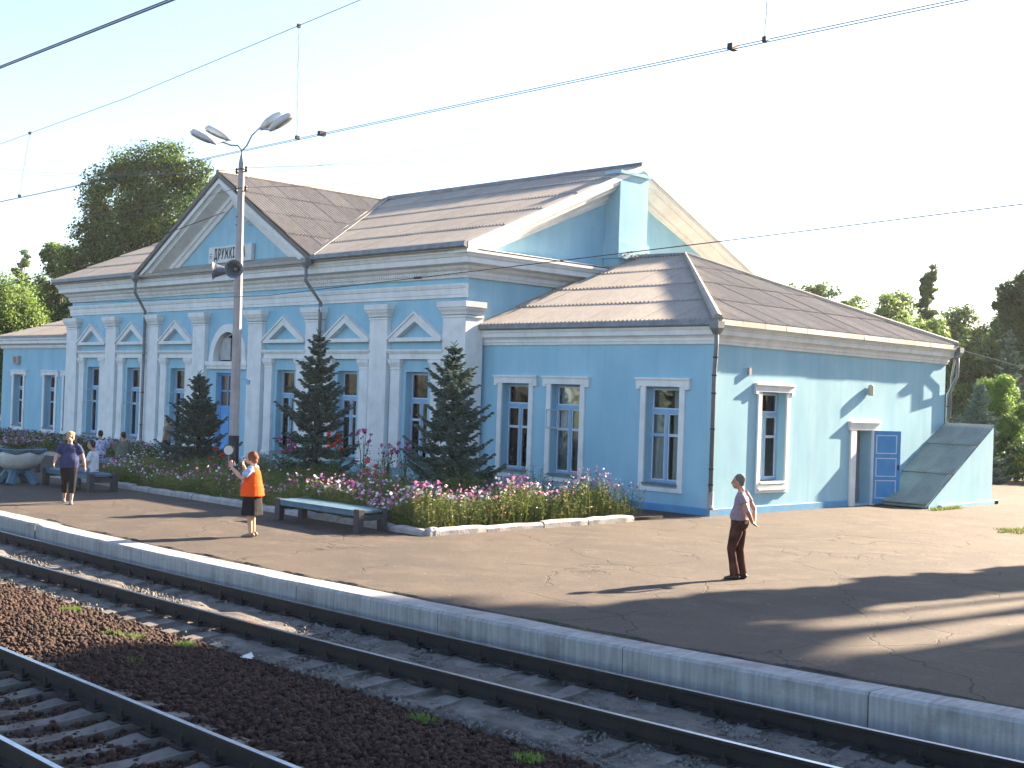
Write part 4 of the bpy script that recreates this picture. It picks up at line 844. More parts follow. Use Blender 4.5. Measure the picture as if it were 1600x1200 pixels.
# foliage: thin blades, dense where the photograph shows it
def bedpos(n):
    x = RNG.uniform(-16.9,-.3,n*3); y = RNG.uniform(-9.15,-2.2,n*3)
    edge = np.minimum(-.2-x, y+9.25); p = np.exp(-edge/1.6)*.9+.22
    p *= np.where(y > -3.2, .4, 1); k = RNG.random(n*3) < p; return x[k][:n], y[k][:n], edge[k][:n]
def height(x, y): return .42+.17*np.sin(x*1.3+1)+.10*np.sin(x*3.1+y*2.3)+.10*np.sin(y*2.7+x)+np.where(x > -4.2, .26, 0)+.12*np.clip((y+7)/4,0,1)
def blades(n, hs=1., wd=.010, seedlean=.42):
    x, y, e = bedpos(n); n = len(x); H = height(x,y)*RNG.uniform(.35,1.12,n)*hs; b = np.stack([x,y,np.full(n,.05)],1)
    ang = RNG.uniform(0,6.28,n); ln = RNG.uniform(.05,seedlean,n)*H
    V, F = [], []
    k = 9    # each stem carries leaflets
    tip = b+np.stack([np.cos(ang)*ln, np.sin(ang)*ln, H],1)
    s = np.stack([-np.sin(ang), np.cos(ang), 0*ang],1)*wd*.5
    V.append(np.stack([b-s, b+s, tip+s*.4, tip-s*.4],1).reshape(-1,3))
    g = RNG.uniform(.25,1.02,(n,k,1)); c = b[:,None]*(1-g)+tip[:,None]*g; d = RNG.normal(size=(n,k,3))*np.array([1,1,.6])+np.array([0,0,.35]); d /= np.linalg.norm(d,axis=2,keepdims=True); l = RNG.uniform(.04,.13,(n,k,1)); w_ = np.cross(d, RNG.normal(size=(n,k,3))); w_ /= np.linalg.norm(w_,axis=2,keepdims=True)
    V.append(np.stack([c, c+d*l*.5+w_*wd*1.0, c+d*l, c+d*l*.5-w_*wd*1.0],2).reshape(-1,3))
    V = np.concatenate(V); F = np.arange(len(V)).reshape(-1,4); return V, F, tip, x, y, H
FOL1 = leafmat('flower_foliage_light', (.17,.21,.05), (.24,.25,.08), .35, 2); FOL2 = leafmat('flower_foliage_green', (.07,.12,.035), (.13,.17,.05), .3, 2)
V, F, tips, x, y, H = blades(21000); mi = (RNG.random(len(F)) < .45).astype(int)
o = np_mesh('bed_foliage', V, F, [FOL1, FOL2], None, mi); tag(o, 'feathery yellow green cosmos foliage filling the long flower bed', 'flower plants', kind='stuff')
def flowers(name, n, c, cols, wts, r=.038, label='', parent=None):
    k = 6; a = RNG.uniform(0,6.28,len(c)); nr = RNG.normal(size=(len(c),3))*.5+np.array([.3,-.45,.75]); nr /= np.linalg.norm(nr,axis=1,keepdims=True); u = np.cross(nr, np.array([0,0,1.])); u /= np.linalg.norm(u,axis=1,keepdims=True); v = np.cross(nr,u)
    rr = RNG.uniform(.65,1.2,len(c))*r; V, F = [], []
    V.append(c[:,None]-nr[:,None]*.008)
    for j in range(10):
        t = a+6.283*j/10; q = rr*(1 if j%2 else .80); V.append((c+u*(np.cos(t)*q)[:,None]+v*(np.sin(t)*q)[:,None]+nr*(q*.25)[:,None])[:,None])
    V = np.concatenate(V,1).reshape(-1,3); b = (np.arange(len(c))*11)[:,None]; F = np.concatenate([b+np.array([[0,1+j,1+(j+1)%10]]) for j in range(10)],0).reshape(10,len(c),3).transpose(1,0,2).reshape(-1,3)
    mi = np.repeat(RNG.choice(len(cols), size=len(c), p=np.array(wts)/sum(wts)), 10); o = np_mesh(name, V, F, cols, parent, mi); tag(o, kind='stuff' if parent is not None else None); return o
PINK = flat('petal_pink', (.50,.20,.33), trans=.3); WHT = flat('petal_white', (.75,.72,.72), trans=.3); MAG = flat('petal_magenta', (.42,.05,.24), trans=.3); LIL = flat('petal_lilac', (.36,.26,.52), trans=.3); RED = flat('petal_red', (.62,.03,.03), trans=.3)
def ftips(n, side):
    idx = RNG.permutation(len(tips)); t = tips[idx]; e = np.minimum(-.2-t[:,0], t[:,1]+9.25); H_ = H[idx]; hh = height(t[:,0], t[:,1]); k = (H_ > hh*.72)&(e < 2.6)&(RNG.random(len(t)) < (np.exp(-e/1.2)*.75+.04)*np.where(t[:,0] > -4.5, 1, .33)); t = t[k][:n].copy(); t[:,2] += RNG.uniform(.0,.16,len(t)); return t
o = flowers('flower_heads', 0, ftips(1700, 0), [PINK, WHT, MAG, LIL], [.42,.33,.13,.12], .036); tag(o, 'pink, white and magenta cosmos blooms scattered over the flower bed', 'flowers', kind='stuff')
lo_ = tips[RNG.permutation(len(tips))[:600]].copy(); lo_[:,2] *= RNG.uniform(.4,.9,len(lo_)); o = flowers('small_blooms', 0, lo_[(lo_[:,1] < -7.6)|(lo_[:,0] > -1.6)], [PINK, WHT, LIL], [.4,.4,.3], .026); tag(o, 'small low blooms along the front of the flower bed', 'flowers', kind='stuff')
def rose(label, px, y, ztop, n, cols):
    d = FW*1961.1+RT*(px-800)-UP*(100); s = (y+25.8067)/d.y; x = 18.97+d.x*s
    t = thing('rose_bush', label, 'rose bush', (x,y,.05), 'rose bushes between the spruces'); m = MB(); c = []; lv = []
    for i in range(n):
        a = i*2.4; h = ztop*random.uniform(.7,1); e = Vector((x+math.cos(a)*.22*random.uniform(.3,1.2), y+math.sin(a)*.22, h)); m.tube([(x+random.uniform(-.05,.05),y,.05), Vector((x,y,h*.5)).lerp(e,.4), e], [.009,.007,.004], 5); c += [e+Vector((random.uniform(-.04,.04),random.uniform(-.04,.04),random.uniform(-.03,.05))) for _ in range(3)]
        for j in range(26): q = random.random(); lv.append(Vector((x,y,.1)).lerp(e, q)+Vector((random.uniform(-.1,.1),random.uniform(-.1,.1),random.uniform(-.04,.04))))
    m.build('stems', FOL2, t); lv = np.array([tuple(v) for v in lv]); V, F = quads(lv, RNG.normal(size=(len(lv),3))+np.array([0,0,.5]), RNG.uniform(.02,.04,len(lv))); np_mesh('leaves', V, F, [LEAF_M, LEAF_D], t, (RNG.random(len(F)) < .5).astype(int))
    c = np.array([tuple(v) for v in c]); cc = np.concatenate([c, c+RNG.normal(size=c.shape)*.012, c+RNG.normal(size=c.shape)*.012]); flowers('rose_blooms', 0, cc, cols, [1]*len(cols), .045, parent=t); return t
rose('tall rose bush with red blooms in front of the tallest spruce', 522, -6.4, 1.85, 6, [RED]); rose('slender rose bush with pale pink buds right of the tallest spruce', 568, -5.6, 1.95, 6, [PINK, MAG])
rose('low rose bush with coral red blooms between the two sunlit spruces', 585, -6.6, 1.15, 6, [RED, PINK]); rose('red rose bush at the foot of the lamp post beside the dark spruce', 340, -6.8, 1.15, 5, [RED]); rose('dark crimson rose bush just behind the woman in the orange vest', 447, -6.0, 1.5, 5, [MAG]); rose('leggy rose bush with dark leaves left of the sunlit spruce', 632, -4.6, 1.5, 7, [MAG]); 
rose('dark shrub rose close to the main block corner window', 605, -3.4, 1.35, 7, [PINK])
# grass tufts
def tufts(name, pts, n, r, h, label, cols):
    V, F = [], []
    for (px_, py_, pz_) in pts:
        a = RNG.uniform(0,6.28,n); q = RNG.uniform(0,r,n)**1; b = np.stack([px_+np.cos(a)*q, py_+np.sin(a)*q, np.full(n,pz_)],1); t = b+np.stack([RNG.normal(0,.03,n),RNG.normal(0,.03,n),RNG.uniform(.3,1,n)*h],1); s = RNG.normal(size=(n,3))*.006; V.append(np.stack([b-s,b+s,t],1).reshape(-1,3))
    V = np.concatenate(V); o = np_mesh(name, V, np.arange(len(V)).reshape(-1,3), cols, None, (RNG.random(len(V)//3) < .5).astype(int)); return tag(o, label, 'weeds', kind='stuff')
tufts('weeds', [(2.6,-18.3,-.42),(3.9,-18.0,-.4),(4.2,-17.9,-.4),(5.5,-18.6,-.4),(1.8,-17.6,-.42),(4.9,-17.55,-.42),(9.4,-17.5,-.42),(11.1,-17.7,-.4)], 160, .16, .08, 'small green weeds sprouting from the ballast', [LEAF_M, LEAF_L])
tufts('platform_weeds', [(7.5+.12*i,edge_y(7.5+.12*i)+.5,0) for i in range(0,14,3)]+[(9.2+.5*i, edge_y(9.2+.5*i)-.12,-.42) for i in range(12)], 16, .09, .045, 'thin weeds growing along the platform edge slabs', [LEAF_M, FOL2])
tufts('verge_grass', [(6.4+random.uniform(-.8,1.6), 4.3+random.uniform(-.7,1.2), 0) for i in range(40)]+[(1.85+random.uniform(-.1,.15), 8+i*.12, 0) for i in range(16)], 60, .2, .10, 'patch of rough grass at the right edge beyond the asphalt', [FOL1, FOL2])
lx = []; 
def lawnpos(n):
    x = RNG.uniform(-22,12,n); y = RNG.uniform(26,56,n); k = (y > 26+(-1.2-x)*1.265)|(x > -1.2); return np.stack([x[k],y[k],np.full(k.sum(),.05)],1)
p = lawnpos(16000); V, F = quads(p+np.array([0,0,.05]), RNG.normal(size=p.shape)+np.array([0,-.3,.2]), RNG.uniform(.04,.1,len(p))); o = np_mesh('lawn_grass', V, F, [FOL1, LEAF_M], None, (RNG.random(len(F)) < .5).astype(int)); tag(o, 'rough sunlit grass beyond the kerb on the right', 'grass', kind='stuff')
# ------------------------------------------------------------ lamp post with loudspeakers
LX, LY = -10.19, -7.5
lp = thing('lamp_post', 'tall concrete lamp post with black painted foot and four lamp heads', 'lamp post', (LX, LY, 0))
MB().tube([(LX+.04,LY,1.55),(LX,LY,5),(LX-.06,LY,8.85)], [.135,.115,.085], 8).build('pole', CONC, lp, smooth=False)
MB().tube([(LX+.05,LY,-.2),(LX+.04,LY,1.55)], [.155,.142], 8).build('pole_foot', BLACK, lp)
tx, ty = LX-.06, LY
MB().tube([(tx,ty,8.85),(tx,ty,9.0),(tx,ty,9.12)], [.085,.06,.035], 8).build('pole_cap', GREYM, lp)
for z in (8.70, 8.18, 7.42, 7.2): MB().lathe([(.10,-.015),(.10,.015)], (tx+.0, ty, z), 12).build('pole_band', IRON, lp)
for z in (8.62, 8.10):
    MB().box(tx-.24, tx+.24, ty-.02, ty+.02, z-.015, z+.015).build('cross_arm', IRON, lp)
    for s in (-1, 1):
        o = MB().lathe([(.012,-.04),(.03,0),(.045,.03),(.03,.06),(.045,.09),(.02,.13)], (tx+s*.23, ty, z+.01), 8).build('insulator', IRON, lp)
rt = Vector((RT.x, RT.y, 0)).normalized(); fw = Vector((-rt.y, rt.x, 0))
def arm(dr, L_, rise, heads):
    base = Vector((tx, ty, 9.12)); d = dr.normalized(); pts = [base-Vector((0,0,.2)), base+Vector((0,0,.08)), base+d*.12+Vector((0,0,.22)), base+d*L_*.55+Vector((0,0,rise*.72)), base+d*L_+Vector((0,0,rise))]
    MB().tube(pts, [.028,.028,.026,.024,.024], 8).build('lamp_arm', GREYM, lp, smooth=True)
    for off, dd in heads:
        p = pts[-1]+off; a = (d+dd).normalized(); u = Vector((0,0,1)); tilt = .40 if rise < .6 else .62; ax = (a*math.cos(tilt)-u*0+u*math.sin(tilt)).normalized(); side = ax.cross(u).normalized(); nn = side.cross(ax).normalized()
        m = MB(); rings = []
        for t_, wv, hv in ((-.04,.06,.05),(.10,.15,.12),(.30,.20,.17),(.58,.21,.17),(.80,.17,.13),(.86,.08,.06)):
            rings.append([p+ax*t_*.85+side*(wv*math.cos(q))+nn*(hv*max(-.25, math.sin(q))) for q in [k*math.pi/6 for k in range(12)]])
        h_ = m.loft(rings).build('lamp_head', LAMPW, lp, smooth=True)
        MB().tube([pts[-1], p+ax*.03], .03, 8).build('head_bracket', GREYM, lp)
        m = MB(); m.ell(p+ax*.42-nn*.045, (.30,.16,.035), 12, 6, mat=Matrix((ax, side, nn)).transposed()); m.build('lamp_glass', mat('lamp_lens', (.35,.34,.33), None, 5, .15) if 'lamp_lens' not in bpy.data.materials else bpy.data.materials['lamp_lens'], h_)
arm(-rt*1+fw*.0, .55, .30, [(Vector((0,0,-.10))-fw*.22-rt*.12, fw*.0), (fw*.22+Vector((0,0,.10))+rt*.16, fw*.0)])
arm(rt*1, .45, .70, [(Vector((0,0,-.10))-fw*.25+rt*.34, fw*0), (fw*.22+Vector((0,0,.02)), fw*0)])
def horn(d, label_part):
    d = Vector(d).normalized(); p = Vector((LX, LY, 5.98)) - Vector((0,0,0)); c = p+d*.14
    MB().tube([p, c+d*.05], .02, 6).build('bracket', IRON, lp)
    prof = [(.035,0),(.075,.02),(.085,.14),(.09,.20),(.105,.22),(.12,.30),(.16,.42),(.20,.50),(.245,.54),(.25,.55),(.235,.55),(.19,.48),(.14,.38),(.10,.26),(.03,.20)]
    h_ = MB().lathe(prof, c, 20, axis=d).build('loudspeaker', mat('speaker_grey', (.17,.20,.24), (.13,.155,.19), 4, .5) if 'speaker_grey' not in bpy.data.materials else bpy.data.materials['speaker_grey'], lp, smooth=True)
    MB().lathe([(.02,.20),(.055,.22),(.05,.34),(.02,.38)], c, 12, axis=d).build('horn_core', GREYM, h_)
horn(-rt*1+Vector((0,0,-.06))+fw*-.1, 'a'); horn(-fw*1+rt*.02+Vector((0,0,-.05)), 'b')

# ------------------------------------------------------------ overhead wires
WIREM = mat('wire_copper', (.04,.045,.06), None, 5, .5, metal=.5); THINW = mat('wire_thin', (.16,.16,.17), None, 5, .6)
def wire(label, pts, r, m=WIREM, group=None, cat='wire', sag=0.):
    P = []
    for i in range(len(pts)-1):
        a, b = Vector(pts[i]), Vector(pts[i+1])
        for k in range(12): t = k/12; q = a.lerp(b, t); q.z -= sag*4*t*(1-t); P.append(q)
    P.append(Vector(pts[-1])); t = thing('overhead_wire', label, cat, tuple(P[0]), group); MB().tube(P, r, 5).build('cable', m, t); return t
def ty_(x): return -16.1
w1 = wire('paired contact wires over the track beside the platform', [(-60,-16.1,6.24),(24,-16.1,6.2)], .005)
MB().tube([(-60,-16.02,6.24),(24,-16.02,6.26)], .005, 5).build('cable', WIREM, w1)
for x in (5.33, 11.9): MB().box(x-.03,x+.03,-16.11,-16.01,6.21,6.27).build('wire_clamp', IRON, w1)
wire('upper messenger wire crossing the top left sky', [(-40,-16.1,6.6),(-5,-16.1,7.33),(0,-16.1,7.49),(4.8,-16.1,7.77),(6.2,-16.1,7.85),(24,-16.1,9.2)], .005)
for lab, a, b in (('short dropper wire hanging at the far left sky', (-3.7,7.38), (-4.06,6.25)), ('long dropper wire hanging right of the lamp heads', (4.77,7.77), (4.82,6.24)), ('dropper wire at the top right of the sky', (12.27,8.2), (12.29,6.23))):
    t = thing('dropper', lab, 'wire', (a[0],-16.1,a[1])); n = 14; pts = [(a[0]+(b[0]-a[0])*i/n+.012*math.sin(i*2.2), -16.1, a[1]+(b[1]-a[1])*i/n) for i in range(n+1)]
    MB().tube(pts, .004, 4).build('cable', WIREM, t); MB().box(b[0]-.022,b[0]+.022,-16.12,-16.07,b[1]-.02,b[1]+.03).build('wire_clamp', IRON, t); MB().box(a[0]-.02,a[0]+.02,-16.12,-16.08,a[1]-.03,a[1]+.02).build('wire_clamp', IRON, t)
w2 = wire('thick double contact wire cutting the top left corner', [(-60,-20.5,6.15),(24,-20.5,6.1)], .008); MB().tube([(-60,-20.45,6.2),(24,-20.45,6.15)], .007, 5).build('cable', WIREM, w2)
wire('black service cable crossing in front of the whole station', [(-60,-9,6.2),(-22,-9,5.28),(-14.2,-9,5.14),(-6.5,-9,5.06),(-1.05,-9,5.24),(6.6,-9,5.51),(11.7,-9,5.70),(26,-9,6.5)], .009, BLACK)
MB().box(-1.1,-.85,-9.02,-8.98,5.22,5.27).build('wire_joint', BLACK, bpy.data.objects['overhead_wire.003'])
def pt(px, py, dist): d = FW*1961.1+RT*(px-800)-UP*(py-600); d /= math.hypot(d.x, d.y); return Vector((18.97,-25.81,2.86))+d*dist
hyp = math.hypot(tx-18.97, ty+25.81)
for i, (z, s, e, lab) in enumerate([(8.72, 1, (1600,166,26), 'thin grey wire from the upper right insulator of the lamp post'), (8.72, 1, (1600,176,24), 'second thin grey wire beside the upper right one'), (8.2, 1, (1600,205,26), 'thin wire from the lower right insulator of the lamp post'), (8.2, 1, (1600,228,30), 'lowest thin wire leaving the lamp post to the right'), (8.55, 0, (1600,58,22), 'thin wire climbing steeply to the right from the lamp post')]):
    wire(lab, [(tx+s*.23, ty+.02*i, z), pt(*e)], .0045, THINW, 'thin wires from the lamp post', sag=.18)
for i, (z, e, lab) in enumerate([(8.72, (-10,262,60), 'thin wire running left from the upper insulator towards the poplar'), (8.72, (-10,268,60), 'second thin wire running left beside the upper one'), (8.2, (-10,352,60), 'thin wire running left from the lower insulator'), (8.2, (-10,377,60), 'lowest thin wire running left behind the poplar')]):
    wire(lab, [(tx-.23, ty, z), pt(*e)], .0055, THINW, 'thin wires from the lamp post', sag=.2)
wire('black cable from the left reaching the gable wall under the apex', [pt(-10,452,50), (-22.0, YF-.12, 9.35)], .014, BLACK, sag=.1)
wire('sagging wire below the annex gutter at the far right', [pt(1495,545,56), pt(1620,580,52)], .012, THINW)
# utility pole with brace behind the low wing
up = thing('utility_pole', 'grey concrete utility pole with a diagonal brace behind the low left wing', 'pole', (-45,2.7,0)); MB().tube([(-45.4,8,0),(-45.4,8,8.4)], [.17,.12], 8).build('pole', CONC, up); MB().tube([(-46.4,7.2,0),(-45.4,8,7.6)], [.14,.11], 8).build('brace', CONC, up); MB().box(-46.1,-44.7,7.95,8.05,8.1,8.2).build('cross_arm', IRON, up)
for k in (-.6,-.2,.2,.6): MB().lathe([(.03,0),(.06,.05),(.04,.14)], (-45.4+k,8,8.2), 8).build('insulator', IRON, up)

# ------------------------------------------------------------ benches
def bench(label, x0, x1, y0, y1, group='blue slatted benches'):
    t = thing('bench', label, 'bench', ((x0+x1)/2,(y0+y1)/2,0), group)
    for xx in (x0, x1):
        s = 1 if xx == x0 else -1; a, b = sorted((xx, xx+s*.30))
        m = MB(); 
        for yy_ in (y0, y1-.14): m.box(a, b-.12 if s > 0 else b, yy_, yy_+.14, 0, .47) if s > 0 else m.box(a+.12, b, yy_, yy_+.14, 0, .47)
        q0, q1 = (a, b-.12) if s > 0 else (a+.12, b)
        m.box(q0+.02, q1-.02, y0+.14, y1-.14, .24, .36); m.build('bench_end', CHAR, t, bevel=.008)
        for k in range(9):
            ys = y0+.15+(y1-y0-.30)*k/9; MB().box(q0+.005, q1-.005, ys+.006, ys+(y1-y0-.3)/9-.006, .40, .45).build('end_slat', BLUEB, t)
    n = 7
    for k in range(n):
        ys = y0+.0+(y1-y0)*k/n; sag = .0; m = MB(); m.box(x0+.19, x1-.19, ys+.008, ys+(y1-y0)/n-.008, .415+random.uniform(-.004,.004), .452); m.build('seat_slat', BLUEB, t)
    MB().box(x0+.19, x1-.19, y0+.02, y0+.06, .33, .412).build('seat_rail', BLUEB, t)
    return t
bench('blue slatted bench on dark end blocks in front of the flower bed', -4.05, -1.08, -10.25, -9.50)
bench('blue slatted bench where the man in the plain white shirt sits', -14.55, -11.75, -10.75, -9.95)
bench('bench behind the white planter at the left edge', -21.6, -18.9, -9.6, -8.85)
bench('bench behind the flower bed where two men sit side by side', -19.35, -17.05, -7.35, -6.7)
# bowl planter
ux, uy = -14.95, -11.25; R_ = .70
u = thing('planter_urn', 'white bowl planter with scalloped blue rim and blue legs left of the walking woman', 'planter', (ux,uy,0))
n = 24; prof = [(.22,.40),(.40,.44),(.56,.58),(.64,.76),(.66,.92)]
m = MB(); m.loft([[(ux+r*(1+.03*math.cos(6*2*math.pi*k/n))*math.cos(2*math.pi*k/n), uy+r*(1+.03*math.cos(6*2*math.pi*k/n))*math.sin(2*math.pi*k/n), z) for k in range(n)] for r, z in prof]); m.build('bowl', LAMPW, u, smooth=True)
m = MB(); m.loft([[(ux+r*math.cos(2*math.pi*k/n), uy+r*math.sin(2*math.pi*k/n), z+(.035*math.cos(6*2*math.pi*k/n) if z < .9 else .01*math.cos(6*2*math.pi*k/n))) for k in range(n)] for r, z in ((.665,.86),(.72,.89),(.74,.96),(.68,.985),(.60,.95))]); m.build('rim', BLUEB, u)
for k in range(4):
    a = math.pi/4+k*math.pi/2; m = MB(); m.tube([(ux+.5*math.cos(a),uy+.5*math.sin(a),0),(ux+.32*math.cos(a),uy+.32*math.sin(a),.25),(ux+.18*math.cos(a),uy+.18*math.sin(a),.42)], [(.09,.14),(.09,.14),(.12,.16)], 6); m.build('leg', BLUEB, u)
MB().lathe([(.26,.30),(.30,.36),(.24,.44)], (ux,uy,0), 12).build('pedestal', BLUEB, u)
pl = thing('planter_flowers', 'purple and pink flowers growing in the white bowl planter', 'flowers', (ux,uy,.95)); p = RNG.normal(size=(1500,3))*np.array([.27,.27,.10])+np.array([ux,uy,1.05]); p[:,2] = np.maximum(p[:,2],.93)
V, F = quads(p, RNG.normal(size=p.shape), RNG.uniform(.015,.035,len(p))); np_mesh('leaves', V, F, [LEAF_D, FOL2], pl, (RNG.random(len(F)) < .5).astype(int)); p = RNG.normal(size=(110,3))*np.array([.30,.30,.07])+np.array([ux,uy,1.17]); flowers('blooms', 0, p, [LIL, MAG, PINK], [.5,.3,.4], .035, parent=pl)
# bed beside the low wing, mostly hidden
MB().box(-44,-21,-4.6,-.9,-.02,.06).build('wing_bed_soil', BEDM, kind='structure')
n = 9000; x = RNG.uniform(-43,-21.5,n); y = RNG.uniform(-4.5,-1.6,n); hh = RNG.uniform(.1,.62,n); p = np.stack([x,y,hh],1); V, F = quads(p, RNG.normal(size=p.shape), RNG.uniform(.03,.07,n)); o = np_mesh('wing_bed_plants', V, F, [LEAF_D, FOL2], None, (RNG.random(n) < .6).astype(int)); tag(o, 'shaded low plants in front of the low left wing', 'flower plants', kind='stuff')
p = np.stack([RNG.uniform(-43,-21.5,500), RNG.uniform(-4.5,-2,500), RNG.uniform(.5,.7,500)],1); o = flowers('wing_bed_blooms', 0, p, [LIL, PINK], [.6,.4], .04); tag(o, 'muted purple blooms in front of the low left wing', 'flowers', kind='stuff')
fb2 = thing('wing_bed_border', 'low whitewashed border of the bed in front of the left wing', 'kerb', (-30,-4.7,0))
for i in range(22): q = -44+i*1.04; MB().box(q, q+1.02, -4.8, -4.62, 0, .14).build('border_stone', CURBW, fb2)
# litter
t = thing('paper_scrap', 'crumpled pale green paper scrap beside the near rail', 'litter', (5.9,-17.35,-.42))
m = MB(); m.add([(5.8,-17.35,-.43),(5.98,-17.40,-.40),(6.02,-17.26,-.43),(5.88,-17.22,-.37)], [(0,1,2),(0,2,3),(1,3,2),(0,3,1)]); m.build('paper', LAMPW, t)

# ------------------------------------------------------------ people
def remesh(mb, vox, smooth=2):
    me = mb.mesh('tmp', BARK); o = bpy.data.objects.new('tmp', me); COL.objects.link(o); r = o.modifiers.new('r', 'REMESH'); r.mode = 'VOXEL'; r.voxel_size = vox; r.adaptivity = 0
    if smooth: s = o.modifiers.new('s', 'SMOOTH'); s.iterations = smooth; s.factor = .5
    bpy.context.view_layer.update(); out = bpy.data.meshes.new_from_object(o.evaluated_get(bpy.context.evaluated_depsgraph_get())); bpy.data.objects.remove(o); return out
def person(label, loc, face, J, C, vox=.011, hair='short', skirt=None, hb=1.0, wide=1.0, sleeves=.55, legs=1., vest=None, group=None):
    """J: joint positions in local coords, person faces +y, x to the right. C: colours. face: world direction (x, y)"""
    t = thing('person', label, 'person', loc, group); fx, fy = face; a = math.atan2(fy, fx)-math.pi/2; t.rotation_euler = (0,0,a)
    V3 = {k: Vector(v) for k, v in J.items()}
    def put(name, mb, m, vx=vox, sm=2):
        me = remesh(mb, vx, sm); me.materials.clear(); me.materials.append(m); me.polygons.foreach_set('use_smooth', [True]*len(me.polygons)); o = bpy.data.objects.new(name, me); COL.objects.link(o); o.parent = t; return o
    H, N = V3['head'], V3['neck']; hd = V3.get('look', Vector((0,1,0))).normalized(); up = Vector((0,0,1)); sdv = hd.cross(up).normalized(); HM = Matrix((sdv, hd, up)).transposed()
    P = lambda x, y, z: H+HM @ Vector((x,y,z))
    b = MB(); b.ell(P(0,-.012,.03), (.074,.094,.098), 16, 12, mat=HM); b.ell(P(0,.022,-.045), (.056,.068,.068), 14, 10, mat=HM); b.ell(P(0,.045,-.085), (.03,.032,.025), 10, 8, mat=HM)
    b.tube([P(0,.088,.015), P(0,.108,-.022), P(0,.088,-.034)], [(.010,.012),(.016,.014),(.012,.01)], 8); b.ell(P(0,.086,-.058), (.024,.012,.009), 10, 6, mat=HM); b.ell(P(0,.080,.03), (.055,.018,.012), 10, 6, mat=HM)
    for s in (-1, 1): b.ell(P(s*.076,-.005,-.01), (.010,.020,.032), 8, 8, mat=HM)
    b.tube([N-Vector((0,0,.05)), N+Vector((0,0,.02)), P(0,-.015,-.05)], [.062,.054,.055], 12)
    ch, pe = V3['chest'], V3['pelvis']
    b.loft([[c+Vector((rx*math.cos(2*math.pi*k/16), ry*math.sin(2*math.pi*k/16), 0)) for k in range(16)] for c, rx, ry in ((pe-Vector((0,0,.06)), .14*wide,.10*wide), (pe+Vector((0,0,.06)), .15*wide,.105*wide), (pe.lerp(ch,.55), .135*wide,.10*wide), (ch, .155,.105), (N-Vector((0,0,.07)), .13,.08), (N-Vector((0,0,.03)), .06,.06))])
    for s, q in (('l',-1), ('r',1)):
        sh, el, wr = V3['sh'+s], V3['el'+s], V3['wr'+s]
        b.tube([sh-Vector((q*.03,0,-.0)), sh.lerp(el,.3), el, el.lerp(wr,.3), wr], [.052,.050*hb,.038*hb,.040*hb,.026], 10)
        # hand: palm and five fingers
        hv = V3.get('ha'+s, wr-el).normalized(); pn = V3.get('pn'+s, Vector((-q,0,0))); pn = (pn-hv*pn.dot(hv)).normalized(); sv = hv.cross(pn)
        pm = wr+hv*.045; b.tube([wr, wr+hv*.03, wr+hv*.085], [(.024,.018),(.036,.016),(.038,.014)], 10, side=sv)
        curl = V3.get('curl'+s, Vector((.35,0,0))).x
        for k, ln in enumerate((.066,.074,.069,.055)):
            f0 = wr+hv*.082+sv*(-.029+.0195*k); d = hv; pts = [f0-hv*.02, f0]; 
            for j in range(3): d = (d*math.cos(curl*(.8+.3*j))+pn*math.sin(curl*(.8+.3*j))).normalized(); pts.append(pts[-1]+d*ln*(.42,.33,.25)[j])
            b.tube(pts, [.009,.0092,.0088,.008,.0065], 7)
        th = wr+hv*.02-sv*.032; dv = (hv*.75-sv*.6+pn*.25).normalized(); b.tube([th, th+dv*.03, th+dv*.055+hv*.01, th+dv*.065+hv*.03], [.012,.011,.010,.007], 7)
        hp, kn, an = V3['hip'+s], V3['kn'+s], V3['an'+s]
        b.tube([hp+Vector((0,0,.04)), hp.lerp(kn,.35), kn, kn.lerp(an,.3), an], [.078*wide,.074*wide,.05,.054,.034], 12)
        tv = V3.get('toe'+s, Vector((0,1,0))).normalized(); b.tube([an, an-Vector((0,0,.045))+tv*.03, an-Vector((0,0,.06))+tv*.12], [.034,(.032,.03),(.034,.016)], 8)
    put('body', b, C['skin'], vox*.9)
    # shoes
    for s in 'lr':
        m = MB()
        an = V3['an'+s]; tv = V3.get('toe'+s, Vector((0,1,0))).normalized(); z0 = an.z-.085; g = lambda f, u_, w_, h_: (Vector((an.x,an.y,z0+h_*.5+.0))+tv*f, (w_, h_*.5+.006))
        rr = [g(-.07,0,.028,.05), g(-.05,0,.036,.09), g(.0,0,.038,.085), g(.08,0,.045,.06), g(.14,0,.042,.042), g(.175,0,.022,.025)]
        m.tube([r_[0] for r_ in rr], [(r_[1][0], r_[1][1]) for r_ in rr], 12, side=tv.cross(Vector((0,0,1))))
        put('shoe', m, C['shoe'], .008, 1)
    # shirt
    m = MB(); w_ = wide; hem = pe-Vector((0,0,C.get('hem',.06)))
    m.loft([[c+Vector((rx*math.cos(2*math.pi*k/20), ry*math.sin(2*math.pi*k/20)-dy, 0)) for k in range(20)] for c, rx, ry, dy in ((hem, .165*w_*C.get('flare',1),.125*w_*C.get('flare',1),0), (pe+Vector((0,0,.08)), .168*w_,.128*w_,-.012*w_), (pe.lerp(ch,.5), .163*w_,.125*w_,-.015), (ch-Vector((0,0,.02)), .18,.125,0), (ch+Vector((0,0,.10)), .175,.11,0), (N-Vector((0,0,.055)), .11,.075,0), (N-Vector((0,0,.015)), .066,.062,0))])
    for s, q in (('l',-1), ('r',1)):
        sh, el, wr = V3['sh'+s], V3['el'+s], V3['wr'+s]
        if sleeves <= 1: e = sh.lerp(el, sleeves); m.tube([sh-Vector((q*.05,0,-.012)), sh.lerp(el,.25*sleeves), e], [.062,.062,.060*hb+.004], 12)
        else: e = el.lerp(wr, sleeves-1); m.tube([sh-Vector((q*.05,0,-.012)), sh.lerp(el,.3), el, e], [.062,.060,.05,.042], 12)
    so_ = put('shirt', m, C['shirt'], vox)
